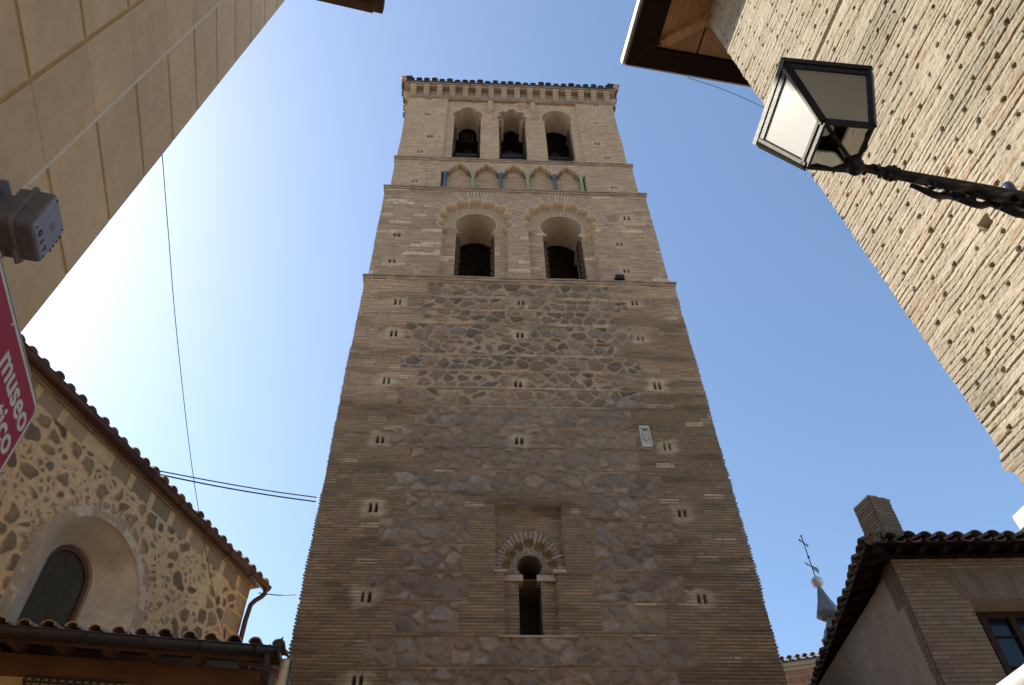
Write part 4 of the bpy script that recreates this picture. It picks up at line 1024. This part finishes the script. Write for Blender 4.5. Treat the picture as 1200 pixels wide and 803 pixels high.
mb = MB(); mb.tube([CF(-.06, .17, 9.33), CF(-.06, .17, 9.22), CF(-.10, .14, 9.14), CF(-.20, .10, 9.02), CF(-.27, .08, 8.90), CF(-.29, .07, 8.6), CF(-.29, .07, 5.2)], .045, 12); mb.build('downpipe', 'gutter', ch)
mb = MB(); tiles_row(mb, CF, -9.6, -.06, .14, 9.405, rad(20), 3, .25, .086); mb.build('roof_tiles', 'tile', ch)
mb = MB(); roofslab(mb, CF, -9.6, -.06, .12, 9.43, rad(20), 4.2); mb.build('roof', 'tile', ch)

# ================================================================== LOW HOUSE IN FRONT OF THE CHURCH
FF = Fr((-2.808, 8.551), 77)
fg = thing('low_house', 'low ochre house with dark wooden eaves and gutter across the bottom left corner', 'house', FF(-3, -.6, 0))
mb = MB(); mb.box(FF, -7, -.12, -4.2, -.62, 0, 5.66); mb.build('wall', 'wallyellow', fg)
mb = MB(); mb.bbox(FF, -7, -.10, -.75, -.585, 5.64, 5.90, .01); mb.build('wall_plate', 'wood_brown', fg)
for i in range(14):
    mb = MB(); u = -.42-.5*i; c = [(-.70, 5.93), (-.05, 5.80), (-.03, 5.84), (-.05, 5.90), (-.70, 6.05)]; mb.extr(FF, c, u-.045, u+.045); mb.build('rafter', 'wood_brown', fg)
mb = MB()
mb.hexa([FF(-7, -.02, 5.903), FF(-.02, -.02, 5.903), FF(-.02, -.8, 6.075), FF(-7, -.8, 6.075), FF(-7, -.02, 5.925), FF(-.02, -.02, 5.925), FF(-.02, -.8, 6.10), FF(-7, -.8, 6.10)])
mb.box(FF, -7, -.0, -.05, -.02, 5.76, 5.902)
mb.build('eaves_boards', 'wood_dark', fg)
mb = MB(); gutter(mb, FF, -7, .02, .055, 5.86, .085)
for i in range(12): gutter(mb, FF, -.25-i*.6, -.22-i*.6, .055, 5.86, .092)
mb.box(FF, -.0, .02, -.03, .14, 5.78, 5.865)
mb.build('gutter', 'gutter_dark', fg)
mb = MB(); mb.tube([FF(-.10, .055, 5.80), FF(-.10, .055, 5.68), FF(-.10, 0, 5.6), FF(-.10, -.45, 5.42), FF(-.10, -.52, 5.3), FF(-.10, -.52, 0)], .042, 12); mb.build('downpipe', 'gutter_dark', fg)
for (u, w, hgt_) in ((-.10, .05, .06), (-.155, .04, .04), (-.05, .05, .05)):
    with Pieces('metal_leaf', 'gutter_dark', fg) as mb: mb.poly_ext(FF, [(u-w, 5.865), (u+w, 5.865), (u+w*.4, 5.865+hgt_*.6), (u, 5.865+hgt_)], .05, .058)
mb = MB(); mb.poly_ext(FF, [(.0, 5.865), (.022, 5.87), (.03, 6.03), (-.06, 5.93)], .04, .05)
mb.build('metal_leaf', 'gutter_dark', fg)
mb = MB(); tiles_row(mb, FF, -7, -.02, .035, 5.872, rad(17), 3, .251, .078); mb.build('roof_tiles', 'tile', fg)
mb = MB(); roofslab(mb, FF, -7, -.0, .0, 5.915, rad(17), 4.4); mb.build('roof', 'tile', fg)
gr = MB()
gr.tube([FF(-2.72, -.5, 5.605), FF(-1.66, -.5, 5.605)], .014, 8); gr.tube([FF(-2.72, -.5, 5.545), FF(-1.66, -.5, 5.545)], .008, 8)
for i in range(13): gr.tube([FF(-2.70+i*.086, -.5, 5.60), FF(-2.70+i*.086, -.5, 4.4)], .008, 6)
for i in range(12): gr.tube([FF(-2.657+i*.086+.03*math.cos(t_), -.5, 5.575+.02*math.sin(t_)) for t_ in np.linspace(0, 6.3, 10)], .005, 6)
for u in (-2.72, -1.66): gr.tube([FF(u, -.63, 5.57), FF(u, -.5, 5.57)], .012, 8)
gr.build('window_grille', 'iron', fg)
cp = MB(); cp.tube([FF(.10, -.12, 5.78), FF(.10, -.12, 0)], .055, 14); cp.tube([FF(.10, -.12, 5.82), FF(.10, -.12, 5.72)], .062, 14)
cpo = cp.build('cream_pipe', mat('cream_paint', (.45, .37, .27), .7, noise=[(8, .2, ONE)]), None, FF(.1, -.12, 0)); tag(cpo, 'cream vertical pipe between the low ochre house and the tower', 'pipe')
mb = MB(); mb.tube([FF(.10, -.10, 5.84), FF(.155, -.08, 5.80), FF(.165, -.08, 5.7), FF(.165, -.08, 3)], .008, 6); mb.build('black_lead', 'cable', cpo)
# garden wall stub joining tower and house
a_ = FF(-.05, -.9, 0); b2_ = TF(.0, .02, 0); dv = b2_-a_; GA = Fr(a_, math.degrees(math.atan2(dv[0], dv[1])))
gl = float(np.linalg.norm(dv)); us = np.linspace(0, gl, 200); vs = np.linspace(3, 6.02, 220); U, V = np.meshgrid(us, vs)
s, e, s1, s2 = stones(U, V, .26, .18, 305, warp=.04, mort=.03)
C = mixc(mixc(MORT*.6, MORT*.75, fbm(U*2, V*2, 3, 3)), mixc(STONE, STONE*1.7, s1), s*.8)
gw = thing('boundary_wall', 'short rubble wall between the low house and the tower foot', 'wall', a_)
quadgrid('wall_face', GA.grid(U, .02*s, V), C, None, 'masonry', gw)
mb = MB(); mb.box(GA, 0, gl-.02, -.4, -.01, 0, 6.0); mb.build('wall_core', BRK, gw)
mb = MB(); tiles_row(mb, GA, .1, gl-.1, .06, 6.0, rad(14), 1, .25, .07); mb.build('wall_tiles', 'tile', gw)

# ================================================================== HOUSE AT THE LOWER RIGHT
HP = (5.734, 10.541); HF = Fr(HP, 88.5); HL = Fr(HP, 4.8, flip=True)
hs = thing('corner_house', 'shaded brick corner house with dark tiled eaves at the lower right', 'house', HF(2, -2, 0))
p_ = .064
HT = 8.10
us = np.linspace(0, 4.5, 320); vs = courses(4.2, HT, p_, [0, .16, .34, .6, .88]); U, V = np.meshgrid(us, vs)
D, b, r1, r2 = brick(U, V, p_, .27, 53, mort=.3, proud=.007, rough=.8)
tone = .55+.5*(fbm(U*.8, V*.8, 5, 3)-.5)
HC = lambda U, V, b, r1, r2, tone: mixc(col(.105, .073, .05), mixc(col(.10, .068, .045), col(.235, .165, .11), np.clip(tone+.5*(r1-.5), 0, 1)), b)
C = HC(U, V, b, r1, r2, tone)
lint = (V > 7.36) & (V < 7.86) & (np.abs(U-1.55) < .72+.45*(V-7.36))
tt = (U-1.55)/(V-5.6); ph = tt*36; fb = ph-np.floor(ph); bb = sstep(.1, .3, fb)*(1-sstep(.8, .95, fb)); rv = _hash(np.floor(ph), ph*0, 3)
C = np.where(lint[..., None], mixc(col(.11, .078, .055), mixc(col(.12, .085, .06), col(.18, .126, .088), rv), bb), C); D = np.where(lint, -.008*bb, D)
wop = [(.90, 5.9), (2.2, 5.9), (2.2, 7.355), (.90, 7.355)]
keep = ~(sdf(wop, .5*(U[:-1, :-1]+U[1:, 1:]), .5*(V[:-1, :-1]+V[1:, 1:])) < 0)
quadgrid('front_wall', HF.grid(U, -D, V), C, keep, 'masonry', hs)
mb = MB(); reveal(mb, HF, wop, -.002, -.40); mb.build('window_reveal', BRK, hs)
wf = MB()
wz = lambda a, bq, c, d, o0=-.40, o1=-.33: wf.bbox(HF, a, bq, o0, o1, c, d, .008)
wz(.9, .97, 5.9, 7.355); wz(2.13, 2.2, 5.9, 7.355); wz(.9, 2.2, 7.25, 7.355); wz(.9, 2.2, 5.9, 5.98)
wz(1.14, 1.24, 5.9, 7.30, -.40, -.32); wz(1.58, 1.68, 5.9, 7.3, -.4, -.32)
wz(.95, 2.18, 6.96, 6.985, -.40, -.345); wz(.95, 2.18, 6.5, 6.525, -.40, -.345)
wfo = wf.build('window', mat('brown_window_wood', (.03, .016, .011), .7, spec=.15), hs)
mb = MB(); mb.box(HF, .93, 2.17, -.385, -.378, 5.93, 7.3); mb.build('glass', 'glass_dark', wfo)
us = np.linspace(0, 8, 460); vs = courses(4.2, HT, p_, [0, .2, .5, .88]); U, V = np.meshgrid(us, vs)
D, b, r1, r2 = brick(U, V, p_, .27, 63, mort=.3, proud=.007)
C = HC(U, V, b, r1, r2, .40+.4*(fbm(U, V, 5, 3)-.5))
pl1 = (U > .72+.14*(np.floor(V/.32) % 2)) & (V < 7.86)
pier = ((U > 2.2) & (U < 2.34)) | ((V > 7.29) & (V < 7.43)) | ((U > 4.4) & (U < 4.6)) | ((V > 5.9) & (V < 5.98))
pl1 &= ~pier
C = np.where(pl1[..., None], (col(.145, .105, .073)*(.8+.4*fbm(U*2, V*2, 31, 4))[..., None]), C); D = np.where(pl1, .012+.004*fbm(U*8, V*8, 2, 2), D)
quadgrid('side_wall', HL.grid(U, -D, V), C, None, 'masonry', hs, rev=True)
mb = MB(); mb.box(HF, .02, 4.4, -7.5, -.45, 0, 8.0); mb.box(HF, .02, .85, -.45, -.03, 0, 8.0); mb.box(HF, 2.25, 4.4, -.45, -.03, 0, 8); mb.box(HF, .02, 4.4, -.44, -.03, 7.4, 8.0); mb.box(HF, .02, 4.4, -.44, -.03, 0, 5.85); mb.box(HF, .0, 4.5, -.3, .0, 0, 4.2)
mb.box(HL, .0, 7.9, -.3, .0, 0, 4.2); mb.build('wall_core', BRK, hs)
EO = .42
for (F_, n_r) in ((HF, 13), (HL, 22)):
    for i in range(n_r):
        u = .02+.36*i
        with Pieces('rafter', 'wood_black', hs) as mb: mb.extr(F_, [(-.1, 8.13), (EO-.14, 8.01), (EO-.07, 8.04), (EO-.08, 8.08), (-.1, 8.23)], u-.036, u+.036)
with Pieces('hip_rafter', 'wood_black', hs) as mb: beam(HF(.1, -.1, 8.09), HF(-EO+.06, EO-.06, 7.97), .1, .12)
mb = MB(); mb.hexa([HF(-EO, EO, 8.075), HF(4.6, EO, 8.075), HF(4.6, -.1, 8.24), HF(.1, -.1, 8.24), HF(-EO, EO, 8.10), HF(4.6, EO, 8.10), HF(4.6, -.1, 8.265), HF(.1, -.1, 8.265)])
mb.hexa([HL(-EO, EO-.003, 8.073), HL(8, EO-.003, 8.073), HL(8, -.1, 8.238), HL(.1, -.1, 8.238), HL(-EO, EO-.003, 8.098), HL(8, EO-.003, 8.098), HL(8, -.1, 8.263), HL(.1, -.1, 8.263)])
mb.build('eaves_board', 'wood_black', hs)
mb = MB(); mb.box(HF, -.02, 4.5, -.12, .03, 8.05, 8.12); mb.build('wall_head', 'wood_black', hs)
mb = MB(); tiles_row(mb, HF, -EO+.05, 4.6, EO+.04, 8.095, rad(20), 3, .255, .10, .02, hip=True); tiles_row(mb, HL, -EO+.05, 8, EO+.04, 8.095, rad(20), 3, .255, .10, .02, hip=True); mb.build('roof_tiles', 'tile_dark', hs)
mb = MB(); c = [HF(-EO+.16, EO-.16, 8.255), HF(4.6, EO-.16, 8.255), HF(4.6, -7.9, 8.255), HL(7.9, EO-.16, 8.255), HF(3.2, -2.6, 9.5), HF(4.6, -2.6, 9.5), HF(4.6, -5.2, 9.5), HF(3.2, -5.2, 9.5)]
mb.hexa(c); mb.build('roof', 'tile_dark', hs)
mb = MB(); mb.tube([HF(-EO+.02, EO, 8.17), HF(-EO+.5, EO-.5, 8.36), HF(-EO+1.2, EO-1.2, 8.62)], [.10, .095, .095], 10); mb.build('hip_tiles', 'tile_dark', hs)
# chimney
cr_ = 12.6; ca = rad(28.9); cc = (math.sin(ca)*cr_, math.cos(ca)*cr_)
CHF = Fr(cc, 70)
chm = MB()
us = np.linspace(-.21, .21, 30); vs = courses(8.35, 9.42, p_, [0, .16, .34, .6, .88]); U, V = np.meshgrid(us, vs)
D, b, r1, r2 = brick(U, V, p_, .27, 73, mort=.3, proud=.010); C = HC(U, V, b, r1, r2, .55+U*0)
quadgrid('chimney_face', CHF.grid(U, .2-D, V), C, None, 'masonry', hs)
CHL = Fr(cc, 70-90, flip=True)
us = np.linspace(-.2, .2, 24); U2, V2 = np.meshgrid(us, vs); D, b, r1, r2 = brick(U2, V2, p_, .27, 83, mort=.3, proud=.010); C = HC(U2, V2, b, r1, r2, .6+U2*0)
quadgrid('chimney_face', CHL.grid(U2, .21-D, V2), C, None, 'masonry', hs, rev=True)
mb = MB(); mb.box(CHF, -.202, .205, -.2, .192, 8.2, 9.415)
for i in range(5): mb.box(CHF, -.215+.09*i, -.215+.09*i+.085, .12, .21+.01*(i % 2), 9.41, 9.44)
mb.box(CHF, -.215, .215, -.2, .12, 9.41, 9.437); mb.build('chimney', BRK, hs)

# ================================================================== LEAD FINIAL WITH BALL, VANE AND CROSS
fa = rad(23.13); fd = 20.; fc = np.array([math.sin(fa)*fd, math.cos(fa)*fd, 0]); zb = 1.6+fd*math.tan(rad(28.05))
fn = thing('spire_finial', 'lead clad finial with pale ball, weather vane and iron cross above the roofs', 'finial', (fc[0], fc[1], zb-2))
mb = MB(); mb.lathe((fc[0], fc[1], zb), [(.02, -.17)]+[(.16*math.cos(a), .16*math.sin(a)) for a in np.linspace(-1.45, 1.45, 12)]+[(.01, .17)], 20); mb.build('ball', 'ball', fn)
z = zb-.16
mb = MB(); mb.lathe((fc[0], fc[1], z), [(.20, -.86), (.30, -.78), (.31, -.72), (.17, -.38), (.07, -.05), (.045, .0)], 8, smooth=False, rot=.2); mb.build('spike', 'lead', fn)
mb = MB(); mb.lathe((fc[0], fc[1], z-.80), [(.42, -.62), (.42, -.5), (.34, -.42), (.30, -.36), (.17, -.18), (.13, -.1), (.13, .02), (.18, .04)], 4, smooth=False, rot=.6)
mb.lathe((fc[0], fc[1], z-1.42), [(.22, -1.6), (.22, -.2), (.30, -.12), (.40, 0)], 8, smooth=False); mb.build('base_moulding', 'lead', fn)
mb = MB(); mb.tube([(fc[0], fc[1], zb+.1), (fc[0], fc[1], zb+1.42)], .014, 8)
FX = Fr((fc[0], fc[1]), 45)
mb.tube([FX(-.2, 0, zb+1.2), FX(.2, 0, zb+1.2)], .016, 8)
for (u, zz_) in ((-.2, 1.2), (.2, 1.2), (0, 1.42)): mb.lathe(FX(u, 0, zb+zz_), [(.005, -.035), (.03, 0), (.005, .035)], 8)
mb.lathe((fc[0], fc[1], zb+.75), [(.01, -.04), (.04, 0), (.01, .04)], 10); mb.build('cross', 'iron', fn)
mb = MB(); mb.poly_ext(FX, [(.04, zb+.40), (.30, zb+.38), (.38, zb+.52), (.30, zb+.56), (.04, zb+.50)], -.006, .006); mb.poly_ext(FX, [(-.04, zb+.44), (-.34, zb+.40), (-.36, zb+.45), (-.04, zb+.48)], -.006, .006); mb.build('vane', 'lead', fn)

# ================================================================== ORANGE BRICK BUILDING BEHIND
oa = rad(20.6); od = 25.; OP = (math.sin(oa)*od, math.cos(oa)*od); OF = Fr(OP, 104)
zt_ = 1.6+od*math.tan(rad(23.75))
ob = thing('distant_building', 'orange brick building with a pale tiled cornice between the tower and the corner house', 'building', (OP[0], OP[1], 0))
us = np.linspace(-2, 2.5, 200); vs = courses(8, zt_-.35, .07, [0, .2, .5, .88]); U, V = np.meshgrid(us, vs)
D, b, r1, r2 = brick(U, V, .07, .27, 93, mort=.25, proud=.006)
C = mixc(col(.36, .26, .18), mixc(col(.30, .13, .07), col(.42, .2, .11), r1), b)
de = (V > zt_-.75) & (V < zt_-.55); C = np.where((de & ((U/.08) % 1 < .35))[..., None], col(.16, .08, .05), C)
quadgrid('wall', OF.grid(U, -D, V), C, None, 'orangebrick', ob)
mb = MB(); mb.box(OF, -1.98, 2.48, -4, -.03, 0, zt_-.36); mb.build('wall_core', BRK, ob)
mb = MB(); mb.bbox(OF, -2.05, 2.55, -.2, .06, zt_-.35, zt_-.25, .01); mb.bbox(OF, -2.1, 2.6, -.2, .14, zt_-.25, zt_-.13, .01); mb.build('cornice', 'plaster_cream', ob)
mb = MB(); tiles_row(mb, OF, -2.1, 2.6, .22, zt_-.10, rad(20), 3, .24, .085); mb.build('roof_tiles', 'plaster_cream', ob)
mb = MB(); roofslab(mb, OF, -2.1, 2.6, .2, zt_-.11, rad(20), 4); mb.build('roof', 'tile_dark', ob)

# ================================================================== WIRES
def ray(px, py, D):
    "point on the sight line through photo point (px,py) at horizontal distance D"
    d = np.array([list(_X), list(_Y), list(_up)]).dot(np.array([px-600, 401.5-py, -900.])); d /= np.linalg.norm(d)
    return EYE+d*D/math.hypot(d[0], d[1])
def curve(ctrl, n=16):
    P = [np.array(c) for c in ctrl]; P = [2*P[0]-P[1]]+P+[2*P[-1]-P[-2]]; out = []
    for i in range(1, len(P)-2):
        for k in range(n):
            t = k/n; a, b, c, d = P[i-1:i+3]
            out.append(.5*((2*b)+(-a+c)*t+(2*a-5*b+4*c-d)*t*t+(-a+3*b-3*c+d)*t**3))
    out.append(P[-2]); return out
def wire(name, pts, r, label):
    mb = MB(); mb.tube(curve(pts), r, 6); o = mb.build(name, 'cable', None, pts[0]); tag(o, label, 'cable'); return o
wire('hanging_wire', [ray(190, 181, 3.62), ray(197, 270, 4.3), ray(207, 390, 5.3), ray(224, 540, 6.8), ray(240, 640, 7.9), ray(252, 700, 8.6), ray(266, 757, 9.3)], 0.0035,
     'thin dark wire hanging from the beige building down to the low roof')
cab = wire('double_cable', [ray(176, 550, 12.0), ray(255, 565, 12.3), ray(320, 576, 12.5), ray(371, 583, 12.64)], .011, 'pair of thick black cables from the church roof to the left edge of the tower')
mb = MB(); mb.tube(curve([ray(176, 554, 12.0), ray(255, 570, 12.3), ray(320, 581, 12.5), ray(370, 588, 12.64)]), .013, 6); mb.build('lower_strand', 'cable', cab)
wire('thin_wire', [ray(303, 695, 13.9), ray(325, 697.5, 13.4), ray(346, 697, 12.7)], .010, 'short thin wire between the church downpipe and the tower')
wire('eaves_wire', [ray(806, 91, 6.2), ray(850, 106, 7.2), ray(897, 127, 8.6), ray(930, 145, 9.6)], .006, 'faint thin wire from the wooden eaves behind the street lantern')
